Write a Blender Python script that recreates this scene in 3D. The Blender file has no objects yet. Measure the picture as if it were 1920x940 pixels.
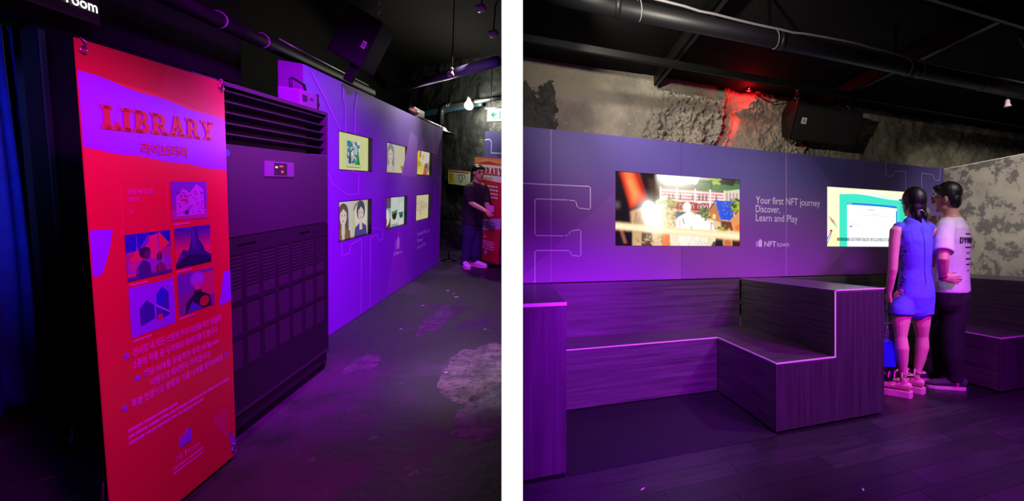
import bpy, bmesh, math, random
import numpy as np
from mathutils import Vector, Matrix, noise
random.seed(7)
scene = bpy.context.scene
COL = scene.collection

# ---------------------------------------------------------------- camera, world, lights, exposure
CAM_H = 1.17
cam_data = bpy.data.cameras.new('camera')
cam = bpy.data.objects.new('camera', cam_data)
COL.objects.link(cam)
cam.location = (0, 0, CAM_H)
cam.rotation_euler = (math.radians(90), 0, math.radians(-21.5))
cam_data.sensor_width = 36.0
cam_data.lens = 36.0 * 790.0 / 1920.0
cam_data.shift_x = -330.0 / 1920.0
cam_data.clip_start = 0.05
scene.camera = cam

scene.view_settings.view_transform = 'Standard'
scene.view_settings.look = 'None'
scene.view_settings.exposure = 0.0
scene.view_settings.gamma = 1.0
scene.view_settings.use_curve_mapping = False

world = bpy.data.worlds.new('dark_interior')
scene.world = world
world.use_nodes = True
world.node_tree.nodes['Background'].inputs[0].default_value = (0.25, 0.18, 0.5, 1)
world.node_tree.nodes['Background'].inputs[1].default_value = 0.012

# the corridor on the left climbs away from the seating: its own frame (r across, d along, z up)
ER = Vector((0.995857, -0.067321, -0.061135))
ED = Vector((0.075884, 0.985662, 0.150704))
EU = Vector((0.050113, -0.154719, 0.986687))
TL = Matrix(((ER.x, ED.x, EU.x, 0), (ER.y, ED.y, EU.y, 0), (ER.z, ED.z, EU.z, 0), (0, 0, 0, 1)))
TL = Matrix.Translation(Vector((0, 0, CAM_H)) - 1.5 * EU) @ TL
TR = Matrix.Identity(4)


def light(name, kind, loc, target, power, color, size=0.2, angle=60, blend=0.6, room=TR, size_y=None, spread=None):
    l = bpy.data.lights.new(name, kind)
    l.energy = power
    l.color = color
    if kind == 'SPOT':
        l.spot_size = math.radians(angle)
        l.spot_blend = blend
        l.shadow_soft_size = size
    elif kind == 'POINT':
        l.shadow_soft_size = size
    elif kind == 'AREA':
        l.shape = 'RECTANGLE'
        l.size = size
        l.size_y = size_y or size
        if spread:
            l.spread = math.radians(spread)
    o = bpy.data.objects.new(name, l)
    COL.objects.link(o)
    p = room @ Vector(loc)
    o.location = p
    if target is not None:
        t = room @ Vector(target)
        o.rotation_euler = (t - p).to_track_quat('-Z', 'Y').to_euler()
    return o


VIOLET = (0.30, 0.02, 1.0)
MAGENTA = (0.62, 0.05, 1.0)
WARM = (1.0, 0.93, 0.78)
# seating side
light('violet_flood', 'SPOT', (0.75, 0.3, 1.2), (0.6, 3.0, 0.15), 700, (0.40, 0.005, 1.0), 0.12, 52, 0.9)
light('magenta_flood', 'SPOT', (1.3, -0.3, 2.3), (0.9, 3.66, 0.9), 170, (0.80, 0.05, 1.0), 0.2, 62, 1.0)
light('white_flood', 'SPOT', (0.35, 1.6, 2.30), (1.6, 4.0, 2.75), 165, WARM, 0.04, 96, 1.0)
light('rock_graze_light', 'SPOT', (0.30, 2.75, 2.80), (1.9, 4.0, 2.30), 90, WARM, 0.03, 86, 1.0)  # unseen lamp added to graze the rock and bring out its relief
light('ceiling_panel_lamp', 'SPOT', (3.3, 1.3, 2.7), (2.0, 3.3, 0.5), 80, (1.0, 0.97, 0.9), 0.05, 74, 0.7)
light('side_white_lamp', 'SPOT', (0.16, 2.45, 2.78), (1.75, 2.85, 0.55), 120, (1.0, 0.95, 0.84), 0.05, 50, 0.7)
light('print_wall_lamp', 'SPOT', (2.9, 1.0, 2.5), (4.8, 2.9, 1.75), 330, WARM, 0.1, 46, 1.0)
light('violet_wash', 'SPOT', (2.6, 0.2, 2.3), (2.5, 2.3, 0.0), 640, (0.60, 0.005, 1.0), 0.2, 72, 1.0)
# corridor side
light('violet_corridor_flood', 'SPOT', (-0.6, 2.1, 3.15), (-1.8, 4.7, 0.0), 1500, (0.50, 0.002, 1.0), 0.12, 70, 0.9, TL)
light('magenta_banner_spot', 'SPOT', (-0.35, 0.9, 2.2), (-1.42, 2.1, 0.62), 215, (0.95, 0.02, 1.0), 0.1, 68, 0.6, TL)
light('banner_glare_light', 'AREA', (-0.46, 4.1, 1.62), (-1.42, 4.1, 1.62), 6, (1.0, 0.2, 1.0), 0.25, room=TL)  # unseen area light added for the glare on the banner
light('panel_top_lamp', 'SPOT', (-1.25, 6.1, 2.95), (-1.79, 6.0, 1.95), 120, WARM, 0.05, 75, 1.0, TL)
light('floor_lamp_white', 'SPOT', (-0.62, 3.4, 3.3), (-0.42, 3.45, 0), 330, (0.92, 1.0, 0.78), 0.1, 28, 1.0, TL)
light('blue_curtain_lamp', 'SPOT', (-1.75, 1.2, 2.3), (-2.6, 3.1, 1.35), 230, (0.10, 0.14, 1.0), 0.1, 40, 1.0, TL)
light('far_magenta', 'SPOT', (-0.95, 5.6, 2.9), (-1.25, 7.5, 0.6), 120, (0.7, 0.1, 1.0), 0.1, 42, 1.0, TL)
light('far_white_fill', 'SPOT', (-1.2, 6.4, 3.3), (-1.25, 8.2, 1.4), 80, WARM, 0.08, 44, 1.0, TL)  # unseen spot added to brighten the far banner


# ---------------------------------------------------------------- materials
def lin(c):
    c = c / 255.0
    return c / 12.92 if c <= 0.04045 else ((c + 0.055) / 1.055) ** 2.4


def S(r, g, b):
    return (lin(r), lin(g), lin(b), 1.0)


def new_mat(name):
    m = bpy.data.materials.new(name)
    m.use_nodes = True
    nt = m.node_tree
    b = nt.nodes['Principled BSDF']
    return m, nt, b


def mat(name, color, rough=0.5, metal=0.0, spec=0.5, var=0.0, scale=8.0, bump=0.0, bscale=40.0):
    m, nt, b = new_mat(name)
    b.inputs['Base Color'].default_value = color
    b.inputs['Roughness'].default_value = rough
    b.inputs['Metallic'].default_value = metal
    b.inputs['Specular IOR Level'].default_value = spec
    tc = nt.nodes.new('ShaderNodeTexCoord')
    if var > 0:
        n = nt.nodes.new('ShaderNodeTexNoise')
        n.inputs['Scale'].default_value = scale
        n.inputs['Detail'].default_value = 5
        nt.links.new(tc.outputs['Object'], n.inputs['Vector'])
        r = nt.nodes.new('ShaderNodeValToRGB')
        r.color_ramp.elements[0].position = 0.3
        r.color_ramp.elements[1].position = 0.7
        r.color_ramp.elements[0].color = tuple(c * (1 - var) for c in color[:3]) + (1,)
        r.color_ramp.elements[1].color = tuple(min(1, c * (1 + var)) for c in color[:3]) + (1,)
        nt.links.new(n.outputs['Fac'], r.inputs['Fac'])
        nt.links.new(r.outputs['Color'], b.inputs['Base Color'])
    if bump > 0:
        n2 = nt.nodes.new('ShaderNodeTexNoise')
        n2.inputs['Scale'].default_value = bscale
        n2.inputs['Detail'].default_value = 6
        nt.links.new(tc.outputs['Object'], n2.inputs['Vector'])
        bp = nt.nodes.new('ShaderNodeBump')
        bp.inputs['Strength'].default_value = bump
        bp.inputs['Distance'].default_value = 0.02
        nt.links.new(n2.outputs['Fac'], bp.inputs['Height'])
        nt.links.new(bp.outputs['Normal'], b.inputs['Normal'])
    return m


def glow(name, color, strength):
    m, nt, b = new_mat(name)
    b.inputs['Base Color'].default_value = (0.02, 0.02, 0.02, 1)
    b.inputs['Emission Color'].default_value = color
    b.inputs['Emission Strength'].default_value = strength
    return m


def picture_mat(name, emit, rough=0.45):
    m, nt, b = new_mat(name)
    a = nt.nodes.new('ShaderNodeAttribute')
    a.attribute_name = 'Col'
    if emit > 0:
        b.inputs['Base Color'].default_value = (0.004, 0.004, 0.004, 1)
        b.inputs['Roughness'].default_value = 0.5
        b.inputs['Specular IOR Level'].default_value = 0.1
        nt.links.new(a.outputs['Color'], b.inputs['Emission Color'])
        b.inputs['Emission Strength'].default_value = emit
    else:
        nt.links.new(a.outputs['Color'], b.inputs['Base Color'])
        b.inputs['Roughness'].default_value = rough
    return m


def veneer(name, scale_vec, dark, light_c, rough=0.42):
    m, nt, b = new_mat(name)
    tc = nt.nodes.new('ShaderNodeTexCoord')
    mp = nt.nodes.new('ShaderNodeMapping')
    mp.inputs['Scale'].default_value = scale_vec
    nt.links.new(tc.outputs['Object'], mp.inputs['Vector'])
    n = nt.nodes.new('ShaderNodeTexNoise')
    n.inputs['Scale'].default_value = 1.0
    n.inputs['Detail'].default_value = 7
    n.inputs['Roughness'].default_value = 0.65
    nt.links.new(mp.outputs['Vector'], n.inputs['Vector'])
    r = nt.nodes.new('ShaderNodeValToRGB')
    r.color_ramp.elements[0].position = 0.32
    r.color_ramp.elements[1].position = 0.72
    r.color_ramp.elements[0].color = dark
    r.color_ramp.elements[1].color = light_c
    nt.links.new(n.outputs['Fac'], r.inputs['Fac'])
    nt.links.new(r.outputs['Color'], b.inputs['Base Color'])
    b.inputs['Roughness'].default_value = rough
    bp = nt.nodes.new('ShaderNodeBump')
    bp.inputs['Strength'].default_value = 0.12
    bp.inputs['Distance'].default_value = 0.004
    nt.links.new(n.outputs['Fac'], bp.inputs['Height'])
    nt.links.new(bp.outputs['Normal'], b.inputs['Normal'])
    return m


def patchy(name, c1, c2, c3, s1=1.2, s2=9.0, p1=(0.45, 0.55), p2=(0.55, 0.62), rough=0.6, bump=0.3, bscale=30.0, rvar=0.0):
    """base colour c1 with broad areas of c2 and small worn flecks of c3"""
    m, nt, b = new_mat(name)
    tc = nt.nodes.new('ShaderNodeTexCoord')

    def nz(scale, det, rgh=0.6):
        n = nt.nodes.new('ShaderNodeTexNoise')
        n.inputs['Scale'].default_value = scale
        n.inputs['Detail'].default_value = det
        n.inputs['Roughness'].default_value = rgh
        nt.links.new(tc.outputs['Object'], n.inputs['Vector'])
        return n

    def ramp(n, p):
        r = nt.nodes.new('ShaderNodeMapRange')
        r.inputs['From Min'].default_value = p[0]
        r.inputs['From Max'].default_value = p[1]
        nt.links.new(n.outputs['Fac'], r.inputs['Value'])
        return r
    a = ramp(nz(s1, 6), p1)
    c = ramp(nz(s2, 8, 0.7), p2)
    m1 = nt.nodes.new('ShaderNodeMixRGB')
    m1.inputs[1].default_value = c1
    m1.inputs[2].default_value = c2
    nt.links.new(a.outputs[0], m1.inputs[0])
    m2 = nt.nodes.new('ShaderNodeMixRGB')
    m2.inputs[2].default_value = c3
    nt.links.new(c.outputs[0], m2.inputs[0])
    nt.links.new(m1.outputs[0], m2.inputs[1])
    nt.links.new(m2.outputs[0], b.inputs['Base Color'])
    b.inputs['Roughness'].default_value = rough
    if rvar > 0:
        rr = nt.nodes.new('ShaderNodeMapRange')
        rr.inputs['To Min'].default_value = rough - rvar
        rr.inputs['To Max'].default_value = rough + rvar
        nt.links.new(a.outputs[0], rr.inputs['Value'])
        nt.links.new(rr.outputs[0], b.inputs['Roughness'])
    bp = nt.nodes.new('ShaderNodeBump')
    bp.inputs['Strength'].default_value = bump
    bp.inputs['Distance'].default_value = 0.02
    nt.links.new(nz(bscale, 8).outputs['Fac'], bp.inputs['Height'])
    nt.links.new(bp.outputs['Normal'], b.inputs['Normal'])
    return m


def height_fade(name, c_low, c_high, z0, z1):
    """printed sheet coloured from c_low at height z0 to c_high at z1"""
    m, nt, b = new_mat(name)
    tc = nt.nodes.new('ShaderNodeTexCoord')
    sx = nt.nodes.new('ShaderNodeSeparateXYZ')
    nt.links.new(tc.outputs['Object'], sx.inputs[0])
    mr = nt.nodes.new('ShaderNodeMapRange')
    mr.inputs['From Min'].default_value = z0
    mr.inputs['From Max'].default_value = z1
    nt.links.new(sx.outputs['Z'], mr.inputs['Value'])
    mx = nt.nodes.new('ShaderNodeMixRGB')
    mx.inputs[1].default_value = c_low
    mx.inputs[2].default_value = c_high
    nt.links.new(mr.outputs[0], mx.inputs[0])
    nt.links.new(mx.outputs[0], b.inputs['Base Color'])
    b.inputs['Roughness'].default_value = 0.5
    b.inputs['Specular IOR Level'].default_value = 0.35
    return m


M = {
    'floor': patchy('scuffed_black_floor', S(26, 24, 30), S(44, 41, 48), S(84, 80, 84), 1.6, 7.0, (0.5, 0.62), (0.62, 0.72), 0.42, 0.25, 25, 0.12),
    'floor_l': patchy('worn_concrete_floor', S(34, 31, 38), S(58, 55, 60), S(96, 94, 94), 1.1, 6.0, (0.5, 0.6), (0.62, 0.7), 0.66, 0.35, 22, 0.1),
    'floor_worn': patchy('worn_floor_coat', S(66, 63, 68), S(92, 88, 92), S(40, 38, 43), 6, 22, (0.4, 0.6), (0.5, 0.62), 0.62, 0.7, 50),
    'plank_a': veneer('vinyl_plank_dark', (3, 26, 10), S(24, 22, 28), S(42, 39, 46), 0.45),
    'plank_b': veneer('vinyl_plank', (3, 22, 10), S(28, 26, 32), S(54, 50, 57), 0.4),
    'plank_c': veneer('vinyl_plank_worn', (4, 18, 10), S(28, 26, 32), S(58, 54, 60), 0.5),
    'mat_navy': mat('navy_floor_mat', S(19, 18, 27), 0.75, var=0.15, scale=14, bump=0.2, bscale=120),
    'pipe_dark': mat('dull_black_pipe', S(6, 6, 7), 0.6, 0.0, 0.15),
    'ceiling': mat('black_ceiling', S(9, 9, 10), 0.9, spec=0.2, var=0.3, scale=3),
    'black_wall': mat('black_wall_paint', S(7, 6, 8), 0.85, spec=0.15, var=0.2, scale=2, bump=0.1),
    'rock': patchy('bare_plaster_rock', S(150, 142, 128), S(122, 118, 106), S(176, 168, 152), 2.2, 14, (0.45, 0.6), (0.6, 0.75), 0.9, 1.0, 28),
    'rock_dark': patchy('black_painted_rock', S(46, 50, 51), S(74, 80, 80), S(110, 118, 114), 1.6, 5, (0.5, 0.7), (0.6, 0.75), 0.55, 1.0, 9),
    'stain': patchy('dark_wall_stain', S(50, 50, 47), S(76, 76, 70), S(30, 30, 30), 5, 14, (0.4, 0.6), (0.55, 0.65), 0.9, 0.4, 40),
    'print_concrete': patchy('printed_concrete_board', S(168, 160, 152), S(148, 140, 136), S(104, 97, 100), 1.6, 6.5, (0.4, 0.6), (0.50, 0.555), 0.6, 0.1, 30),
    'purple': height_fade('purple_print', S(150, 74, 172), S(84, 75, 146), 0.9, 1.9),
    'purple_dark': height_fade('purple_print_shape', S(136, 62, 158), S(76, 68, 134), 0.9, 1.9),
    'purple_light': height_fade('purple_print_pale', S(164, 86, 184), S(92, 83, 155), 0.9, 1.9),
    'purple_l': height_fade('violet_print_lit_top', S(150, 36, 226), S(112, 90, 166), 0.6, 2.0),  # greyer top puts white lamp light into the print colour
    'purple_l2': height_fade('violet_print_pale_lit_top', S(168, 46, 226), S(140, 112, 190), 0.6, 2.0),  # paler shapes, with the same lamp light in their top colour
    'lav': mat('pale_lavender_print', S(225, 212, 240), 0.5),
    'seam': mat('pale_seam', S(186, 130, 230), 0.5),
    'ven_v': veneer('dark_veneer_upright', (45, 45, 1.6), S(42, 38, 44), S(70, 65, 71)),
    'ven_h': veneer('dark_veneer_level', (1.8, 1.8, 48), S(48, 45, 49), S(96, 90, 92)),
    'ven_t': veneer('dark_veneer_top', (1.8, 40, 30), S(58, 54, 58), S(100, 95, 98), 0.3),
    'edge': mat('white_edge_banding', S(232, 228, 222), 0.35),
    'steel_black': mat('black_painted_steel', S(7, 7, 8), 0.45, 0.2, var=0.2),
    'pipe': mat('black_pipe', S(17, 17, 20), 0.5, 0.0, 0.3),
    'zinc': mat('galvanised_steel', S(185, 190, 190), 0.35, 0.9, var=0.15, scale=20),
    'tie': mat('grey_cable_tie', S(120, 116, 120), 0.5),
    'black_plastic': mat('black_plastic', S(10, 10, 12), 0.5, spec=0.3),
    'speaker_cloth': mat('speaker_grille_cloth', S(7, 7, 9), 0.85, bump=0.1, bscale=300),
    'white': mat('white_plastic', S(235, 235, 232), 0.4),
    'tv_bezel': mat('black_bezel', S(12, 12, 13), 0.3),
    'screen': picture_mat('lit_screen', 1.12),
    'screen_dim': picture_mat('lit_small_screen', 0.72),
    'sign_lit': picture_mat('backlit_sign', 1.25),
    'print': picture_mat('printed_vinyl', 0, 0.32),
    'print_matte': picture_mat('printed_paper', 0, 0.6),
    'divider_white': glow('glowing_divider_white', (1, 1, 1, 1), 1.05),  # self-lit white of the added divider, not a fixture
    'red_led': glow('red_led', (1, 0.01, 0.01, 1), 6),
    'bulb_on': glow('lit_bulb', (1, 0.9, 0.62, 1), 14),
    'bulb_off': mat('frosted_bulb', S(225, 190, 220), 0.35),
    'curtain': mat('blue_curtain', S(28, 40, 150), 0.7, var=0.2, scale=12),
    'cabinet': mat('black_cabinet_metal', S(58, 54, 62), 0.5, 0.1),
    'cabinet_frame': mat('black_cabinet_frame', S(36, 34, 40), 0.5, 0.1),
    'cabinet_vent': mat('black_vent', S(58, 55, 66), 0.6),
    'black_hole': mat('dark_recess', S(10, 10, 12), 0.8),
    'grey_box': mat('grey_enamel', S(108, 110, 118), 0.45),
    'skin_w': mat('skin_light', S(222, 172, 152), 0.5, var=0.06, scale=14),
    'skin_m': mat('skin_tan', S(205, 155, 130), 0.5, var=0.06, scale=14),
    'hair': mat('black_hair', S(20, 17, 18), 0.45, bump=0.12, bscale=150),
    'blue_cloth': mat('cobalt_cloth', S(92, 98, 226), 0.75, var=0.1, scale=10, bump=0.35, bscale=14),
    'white_cloth': mat('white_cotton', S(222, 216, 220), 0.8, var=0.04, scale=10, bump=0.35, bscale=12),
    'black_cloth': mat('black_cotton', S(22, 22, 27), 0.85, bump=0.3, bscale=12),
    'denim': mat('dark_denim', S(28, 34, 66), 0.85, var=0.3, scale=9, bump=0.3, bscale=16),
    'sandal': mat('pink_sandal', S(226, 160, 178), 0.5),
    'sole': mat('cream_sole', S(225, 200, 190), 0.6),
    'shoe_dark': mat('charcoal_canvas_shoe', S(62, 52, 66), 0.8),
    'sneaker': mat('white_sneaker', S(232, 226, 236), 0.5),
    'bag_blue': mat('blue_leather', S(32, 44, 214), 0.35),
    'chain': mat('bright_chain', S(205, 205, 215), 0.25, 1.0),
    'leaf_print': mat('dark_green_print', S(16, 66, 52), 0.7),
    'petal_print': mat('pink_print', S(232, 120, 170), 0.7),
    'paper': mat('white_paper', S(236, 238, 240), 0.6),
    'dark_ink': mat('dark_ink', S(52, 40, 62), 0.6),
    'purple_lit': mat('purple_lit_pipe', S(140, 120, 190), 0.5),  # purple light on the duct put into its colour
}

# ---------------------------------------------------------------- mesh helpers
ORG = {}
ROOM = {}


class MB:
    def __init__(self):
        self.v = []
        self.f = []

    def add(self, vs, fs):
        n = len(self.v)
        self.v += [tuple(p) for p in vs]
        self.f += [tuple(i + n for i in q) for q in fs]
        return self

    def box(self, x0, x1, y0, y1, z0, z1):
        vs = [(x, y, z) for z in (z0, z1) for y in (y0, y1) for x in (x0, x1)]
        return self.add(vs, [(0, 2, 3, 1), (4, 5, 7, 6), (0, 1, 5, 4), (2, 6, 7, 3), (0, 4, 6, 2), (1, 3, 7, 5)])

    def obox(self, o, ex, ey, ez):
        """box from corner o with edge vectors"""
        o, ex, ey, ez = map(Vector, (o, ex, ey, ez))
        vs = [o + ex * i + ey * j + ez * k for k in (0, 1) for j in (0, 1) for i in (0, 1)]
        return self.add(vs, [(0, 2, 3, 1), (4, 5, 7, 6), (0, 1, 5, 4), (2, 6, 7, 3), (0, 4, 6, 2), (1, 3, 7, 5)])

    def bevel_box(self, x0, x1, y0, y1, z0, z1, b, seg=2):
        bm = bmesh.new()
        bmesh.ops.create_cube(bm, size=1)
        for v in bm.verts:
            v.co = Vector(((x0 + x1) / 2 + v.co.x * (x1 - x0), (y0 + y1) / 2 + v.co.y * (y1 - y0), (z0 + z1) / 2 + v.co.z * (z1 - z0)))
        bmesh.ops.bevel(bm, geom=list(bm.edges), offset=b, segments=seg, affect='EDGES', profile=0.5)
        bm.verts.index_update()
        self.add([v.co for v in bm.verts], [[v.index for v in f.verts] for f in bm.faces])
        bm.free()
        return self

    def prism(self, pts, o, ex, ey, n, h0, h1):
        """2-D polygon pts in plane (o, ex, ey) extruded from h0 to h1 along n"""
        o, ex, ey, n = map(Vector, (o, ex, ey, n))
        k = len(pts)
        vs = [o + ex * a + ey * b + n * h0 for a, b in pts] + [o + ex * a + ey * b + n * h1 for a, b in pts]
        fs = [tuple(range(k, 2 * k)), tuple(range(k - 1, -1, -1))]
        fs += [(i, (i + 1) % k, k + (i + 1) % k, k + i) for i in range(k)]
        return self.add(vs, fs)

    def tube(self, path, r, n=10, caps=True):
        path = [Vector(p) for p in path]
        rs = r if isinstance(r, (list, tuple)) else [r] * len(path)
        rings = []
        up = None
        for i, p in enumerate(path):
            t = (path[min(i + 1, len(path) - 1)] - path[max(i - 1, 0)]).normalized()
            if up is None:
                up = Vector((0, 0, 1)) if abs(t.z) < 0.9 else Vector((1, 0, 0))
            s = t.cross(up).normalized()
            up = s.cross(t).normalized()
            rings.append([p + (s * math.cos(a) + up * math.sin(a)) * rs[i] for a in [2 * math.pi * j / n for j in range(n)]])
        vs = [q for g in rings for q in g]
        fs = []
        for i in range(len(path) - 1):
            for j in range(n):
                a, b = i * n + j, i * n + (j + 1) % n
                fs.append((a, b, b + n, a + n))
        if caps:
            fs.append(tuple(range(n - 1, -1, -1)))
            fs.append(tuple((len(path) - 1) * n + j for j in range(n)))
        return self.add(vs, fs)

    def ring(self, c, axis, R, r, n=18, m=6):
        c, axis = Vector(c), Vector(axis).normalized()
        s = axis.orthogonal().normalized()
        t = axis.cross(s)
        vs, fs = [], []
        for i in range(n):
            a = 2 * math.pi * i / n
            d = s * math.cos(a) + t * math.sin(a)
            for j in range(m):
                b = 2 * math.pi * j / m
                vs.append(c + d * (R + r * math.cos(b)) + axis * r * math.sin(b))
        for i in range(n):
            for j in range(m):
                i2, j2 = (i + 1) % n, (j + 1) % m
                fs.append((i * m + j, i2 * m + j, i2 * m + j2, i * m + j2))
        return self.add(vs, fs)

    def lathe(self, prof, o, axis=(0, 0, 1), n=20):
        """prof: list of (radius, height along axis)"""
        o, axis = Vector(o), Vector(axis).normalized()
        s = axis.orthogonal().normalized()
        t = axis.cross(s)
        vs, fs = [], []
        for r, h in prof:
            for j in range(n):
                a = 2 * math.pi * j / n
                vs.append(o + axis * h + (s * math.cos(a) + t * math.sin(a)) * max(r, 1e-4))
        for i in range(len(prof) - 1):
            for j in range(n):
                a, b = i * n + j, i * n + (j + 1) % n
                fs.append((a, b, b + n, a + n))
        fs.append(tuple(range(n - 1, -1, -1)))
        fs.append(tuple((len(prof) - 1) * n + j for j in range(n)))
        return self.add(vs, fs)

    def ell(self, c, rad, ex=(1, 0, 0), ey=(0, 1, 0), ez=(0, 0, 1), nu=18, nv=10):
        c, ex, ey, ez = map(Vector, (c, ex, ey, ez))
        vs, fs = [c + ez * rad[2]], []
        for i in range(1, nv):
            ph = math.pi * i / nv
            for j in range(nu):
                a = 2 * math.pi * j / nu
                vs.append(c + ex * rad[0] * math.sin(ph) * math.cos(a) + ey * rad[1] * math.sin(ph) * math.sin(a) + ez * rad[2] * math.cos(ph))
        vs.append(c - ez * rad[2])
        for j in range(nu):
            fs.append((0, 1 + j, 1 + (j + 1) % nu))
        for i in range(nv - 2):
            for j in range(nu):
                a, b = 1 + i * nu + j, 1 + i * nu + (j + 1) % nu
                fs.append((a, a + nu, b + nu, b))
        e = len(vs) - 1
        for j in range(nu):
            fs.append((e, 1 + (nv - 2) * nu + (j + 1) % nu, 1 + (nv - 2) * nu + j))
        return self.add(vs, fs)

    def loft(self, st, side, n=18, round_caps=True):
        """st: (x, y, z, a, b) with ring half-width a along side and b across it"""
        side = Vector(side).normalized()
        P = [Vector(s[:3]) for s in st]
        A = [s[3] for s in st]
        Bq = [s[4] if len(s) > 4 else s[3] for s in st]
        rings = []

        def ringat(c, t, a, b):
            s = (side - t * side.dot(t))
            if s.length < 1e-3:
                s = t.orthogonal()
            s.normalize()
            u = t.cross(s).normalized()
            return [c + s * a * math.cos(q) + u * b * math.sin(q) for q in [2 * math.pi * j / n for j in range(n)]]
        k = len(P)
        T = [(P[min(i + 1, k - 1)] - P[max(i - 1, 0)]).normalized() for i in range(k)]
        if round_caps:
            m = min(A[0], Bq[0])
            for q in (0.15, 0.5, 0.85):
                sc = math.sqrt(max(0, 1 - (1 - q) ** 2))
                rings.append(ringat(P[0] - T[0] * m * (1 - q), T[0], A[0] * sc, Bq[0] * sc))
        for i in range(k):
            rings.append(ringat(P[i], T[i], A[i], Bq[i]))
        if round_caps:
            m = min(A[-1], Bq[-1])
            for q in (0.85, 0.5, 0.15):
                sc = math.sqrt(max(0, 1 - (1 - q) ** 2))
                rings.append(ringat(P[-1] + T[-1] * m * (1 - q), T[-1], A[-1] * sc, Bq[-1] * sc))
        vs = [q for g in rings for q in g]
        fs = []
        for i in range(len(rings) - 1):
            for j in range(n):
                a, b = i * n + j, i * n + (j + 1) % n
                fs.append((a, b, b + n, a + n))
        fs.append(tuple(range(n - 1, -1, -1)))
        fs.append(tuple((len(rings) - 1) * n + j for j in range(n)))
        return self.add(vs, fs)

    def build(self, name, m, parent=None, smooth=False, room=TR, loc=None):
        org = ORG.get(parent.name, Vector()) if parent else Vector(loc or (0, 0, 0))
        me = bpy.data.meshes.new(name)
        me.from_pydata([(p[0] - org[0], p[1] - org[1], p[2] - org[2]) for p in self.v], [], self.f)
        me.validate()
        bm = bmesh.new()
        bm.from_mesh(me)
        bmesh.ops.recalc_face_normals(bm, faces=bm.faces)
        bm.to_mesh(me)
        bm.free()
        o = bpy.data.objects.new(name, me)
        me.materials.append(M[m] if isinstance(m, str) else m)
        COL.objects.link(o)
        if parent:
            o.parent = parent
            ORG[o.name] = org
        else:
            o.matrix_world = room @ Matrix.Translation(org)
            ORG[o.name] = org
        if smooth:
            for p in me.polygons:
                p.use_smooth = True
        return o


def tag(o, label, cat, group=None):
    o['label'] = label
    o['category'] = cat
    if group:
        o['group'] = group
    return o


def thing(name, label, cat, loc=(0, 0, 0), room=TR, group=None):
    o = bpy.data.objects.new(name, None)
    o.empty_display_size = 0.1
    COL.objects.link(o)
    o.matrix_world = room @ Matrix.Translation(Vector(loc))
    ORG[o.name] = Vector(loc)
    return tag(o, label, cat, group)


def struct(o):
    o['kind'] = 'structure'
    return o


class Plane:
    def __init__(self, o, ex, ey):
        self.o, self.ex, self.ey = Vector(o), Vector(ex).normalized(), Vector(ey).normalized()
        self.n = self.ex.cross(self.ey).normalized()

    def at(self, a, b, h=0.0):
        return self.o + self.ex * a + self.ey * b + self.n * h


def ribbon(mb, plane, pts, w, h, closed=False):
    """flat printed line of width w along 2-D points, h above the surface"""
    q = list(pts) + ([pts[0]] if closed else [])
    for (x0, y0), (x1, y1) in zip(q[:-1], q[1:]):
        L = math.hypot(x1 - x0, y1 - y0)
        if L < 1e-6:
            continue
        dx, dy = (x1 - x0) / L, (y1 - y0) / L
        e = w / 2
        c = [(x0 - dx * e - dy * e, y0 - dy * e + dx * e), (x0 - dx * e + dy * e, y0 - dy * e - dx * e),
             (x1 + dx * e + dy * e, y1 + dy * e - dx * e), (x1 + dx * e - dy * e, y1 + dy * e + dx * e)]
        mb.prism(c, plane.o, plane.ex, plane.ey, plane.n, 0, h)
    return mb


def ellipse(cx, cy, rx, ry, n=20, a0=0.0, a1=360.0):
    return [(cx + rx * math.cos(math.radians(a0 + (a1 - a0) * i / n)), cy + ry * math.sin(math.radians(a0 + (a1 - a0) * i / n)))
            for i in range(n if a1 - a0 >= 360 else n + 1)]


def rect(x0, y0, x1, y1):
    return [(x0, y0), (x1, y0), (x1, y1), (x0, y1)]


def picture(name, plane, w, h, shapes, m, parent, lift=0.0006, step=0.00012):
    """flat picture of coloured shapes given in 0..1 coordinates (clipped to the frame)"""
    vs, fs, cols = [], [], []
    for k, (c, pts) in enumerate(shapes):
        pts = clip01(pts)
        if len(pts) < 3:
            continue
        n = len(vs)
        z = lift + step * k
        vs += [plane.at(a * w, b * h, z) for a, b in pts]
        fs.append(tuple(range(n, n + len(pts))))
        cols.append(c)
    org = ORG[parent.name]
    me = bpy.data.meshes.new(name)
    me.from_pydata([tuple(p - org) for p in vs], [], fs)
    ca = me.color_attributes.new('Col', 'FLOAT_COLOR', 'CORNER')
    for p, c in zip(me.polygons, cols):
        for li in p.loop_indices:
            ca.data[li].color = c
    me.materials.append(M[m])
    o = bpy.data.objects.new(name, me)
    COL.objects.link(o)
    o.parent = parent
    ORG[o.name] = org
    return o


def clip01(pts):
    for axis in (0, 1):
        for lim, sg in ((0.0, 1), (1.0, -1)):
            out = []
            for i in range(len(pts)):
                p, q = pts[i], pts[(i + 1) % len(pts)]
                pin, qin = sg * (p[axis] - lim) >= 0, sg * (q[axis] - lim) >= 0
                if pin:
                    out.append(p)
                if pin != qin:
                    t = (lim - p[axis]) / (q[axis] - p[axis])
                    out.append((p[0] + (q[0] - p[0]) * t, p[1] + (q[1] - p[1]) * t))
            pts = out
            if not pts:
                return pts
    return pts


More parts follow.
